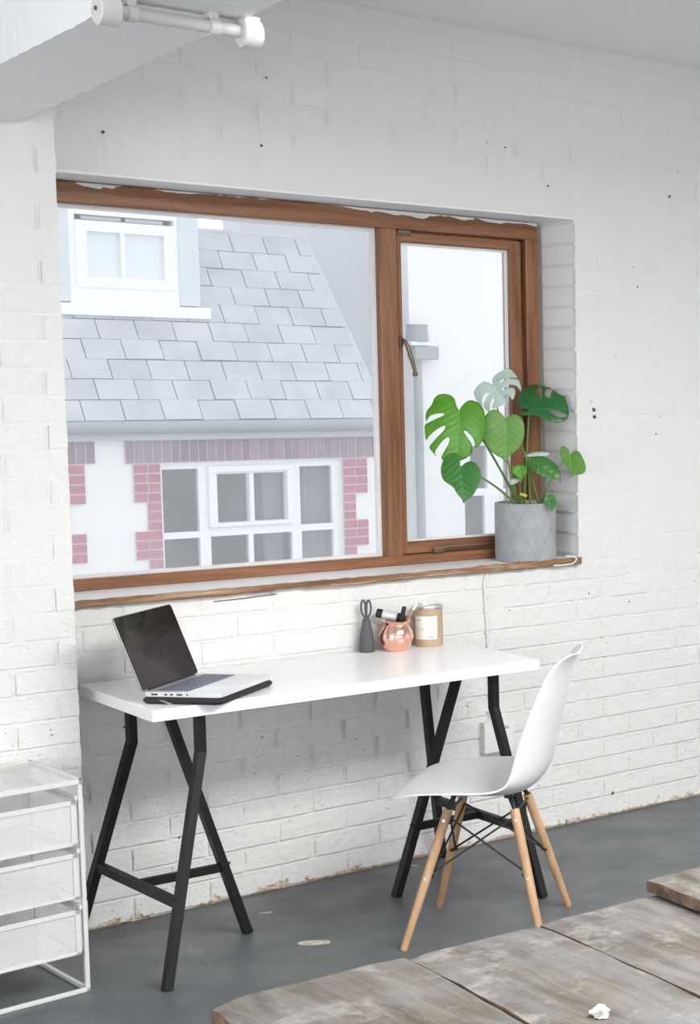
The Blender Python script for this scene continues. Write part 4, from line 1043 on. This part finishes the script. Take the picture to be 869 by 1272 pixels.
# dormer
DY = 7.43
dm = hobj('dormer', B(((2.655, DY, 2.11), (3.40, DY+.08, 2.235)), ((2.655, DY, 2.74), (3.40, DY+.08, 3.1)), ((2.655, DY, 2.235), (2.70, DY+.08, 2.74)), ((3.375, DY, 2.235), (3.40, DY+.08, 2.74)), ((2.5, DY+.08, 2.1), (2.55, 8.6, 3.1)), ((3.50, DY+.08, 2.1), (3.55, 8.6, 3.1)), ((2.45, DY-.05, 3.1), (3.62, 8.7, 3.2))), M['upvc'])
hobj('dormer_cladding', B(((3.40, DY-.01, 2.13), (3.545, DY+.08, 3.1)), ((2.50, DY-.01, 2.13), (2.655, DY+.08, 3.1))), M['dormer_cheek'])
hobj('apron_flashing', B(((2.48, DY-.055, 2.035), (3.60, DY+.02, 2.12)), bev=.006), M['upvc'])
dw = grid_window(HS, 2.70, 3.375, 2.235, 2.70, [(2.775, 3.0, 2.31, 2.625), (3.03, 3.30, 2.31, 2.625)], -.03, .06, M['upvc'], M['pale_glass'])
dw.matrix_parent_inverse = Matrix.Identity(4); dw.location = Vector((0, DY+.02, 0))-HS.location
hobj('dormer_room', B(((2.6, 8.2, 2.1), (3.5, 8.22, 3.1))), M['curtain'])
hobj('fanlight', B(((2.76, DY+.05, 2.71), (3.03, DY+.07, 2.735)), ((3.06, DY+.05, 2.71), (3.32, DY+.07, 2.735))), M['dormer_cheek'])
# next building with the bare gable
GB = empty('gable_building', (5, 8.95, -3)); tag(GB, 'pale blue-grey blank gable wall rising behind the slate roof', 'building')
o = obj('gable_wall', B(((4.55, 8.95, -3), (5.9, 9.3, 4.2))), M['grey_render'], GB); o.matrix_parent_inverse = Matrix.Translation(-GB.location)
# white building through the casement
NB = empty('rendered_building', (7, 8, -3)); tag(NB, 'bright white rendered building seen through the right casement', 'building')
def nobj(name, bm, m_, **k):
    o = obj(name, bm, m_, NB, **k); o.matrix_parent_inverse = Matrix.Translation(-NB.location); return o
nobj('facade', B(((5.53, 8.0, -3), (6.0, 8.4, 3.6)), ((6.66, 8.0, -3), (9.5, 8.4, 3.6)), ((6.0, 8.0, 1.06), (6.66, 8.4, 3.6)), ((6.0, 8.0, -3), (6.66, 8.4, -.2))), M['render_white'])
grid_window(NB, 6.0, 6.66, -.2, 1.06, [(6.10, 6.268, .645, 1.026), (6.04, 6.235, .0, .582), (6.42, 6.62, .632, 1.0), (6.38, 6.62, 0, .60)], 8.03, .06, M['upvc'], M['far_glass'])
nobj('room_inside', B(((5.95, 8.8, -.3), (6.7, 8.83, 1.2))), M['dark_room'])
bm = bmesh.new(); tube(bm, [(5.565, 7.93, -3), (5.56, 7.93, 1.78)], .036, 12); nobj('drainpipe', bm, M['pipe_grey'], smooth='auto')
nobj('hopper', B(((5.50, 7.86, 1.775), (5.725, 8.0, 1.89)), bev=.008), M['pipe_grey'])
nobj('chimney_pot', lathe(bmesh.new(), [(0, 1.925), (.09, 1.925), (.095, 1.95), (.085, 2.05), (.095, 2.07), (0, 2.07)], 20, (5.56, 7.93, 0)), M['pipe_grey'], smooth='auto')
nobj('ledge', B(((5.46, 7.85, 1.892), (5.66, 8.0, 1.924)), bev=.006), M['upvc'])
struct(obj('ground', B(((-12, .3, -3.1), (16, 14, -3))), M['asphalt']), 'grey yard outside the window, one floor below', 'ground')

# loose repeats that came out of one builder become pieces of their own
def islands(o):
    bm = bmesh.new(); bm.from_mesh(o.data); seen = set(); groups = []
    bm.verts.ensure_lookup_table()
    for v in bm.verts:
        if v.index in seen: continue
        st = [v]; seen.add(v.index); g = []
        while st:
            q = st.pop(); g.append(q.index)
            for e in q.link_edges:
                w_ = e.other_vert(q)
                if w_.index not in seen: seen.add(w_.index); st.append(w_)
        groups.append(g)
    bm.free(); return groups
SPLIT = {'bolt', 'runner', 'side_screw', 'side_port', 'cable_clip', 'base_wire', 'shell_mount', 'cross_wire', 'casement_stile', 'frame', 'top_rim', 'zip_pull', 'dormer_cladding', 'fanlight', 'casement', 'printed_mark'}
for o in list(bpy.data.objects):
    k = o.name.split('.')[0]
    if o.type != 'MESH' or k not in SPLIT or (o.children and k not in ('top_rim', 'casement')): continue
    gs = islands(o)
    if len(gs) < 2: continue
    gs.sort(key=len, reverse=True); me0 = o.data
    for gi, g in enumerate(gs):
        bm = bmesh.new(); bm.from_mesh(me0); keep = set(g)
        bmesh.ops.delete(bm, geom=[v for v in bm.verts if v.index not in keep], context='VERTS')
        me = bpy.data.meshes.new(k); bm.to_mesh(me); bm.free()
        for m_ in me0.materials:
            if not me.materials: me.materials.append(m_)
        if gi == 0: o.data = me
        else:
            c_o = bpy.data.objects.new(k, me); C.objects.link(c_o); c_o.parent = o.parent
            c_o.matrix_parent_inverse = o.matrix_parent_inverse.copy(); c_o.matrix_basis = o.matrix_basis.copy()
for o in bpy.data.objects:
    if o.name.split('.')[0] == 'label_print': o['kind'] = 'stuff'
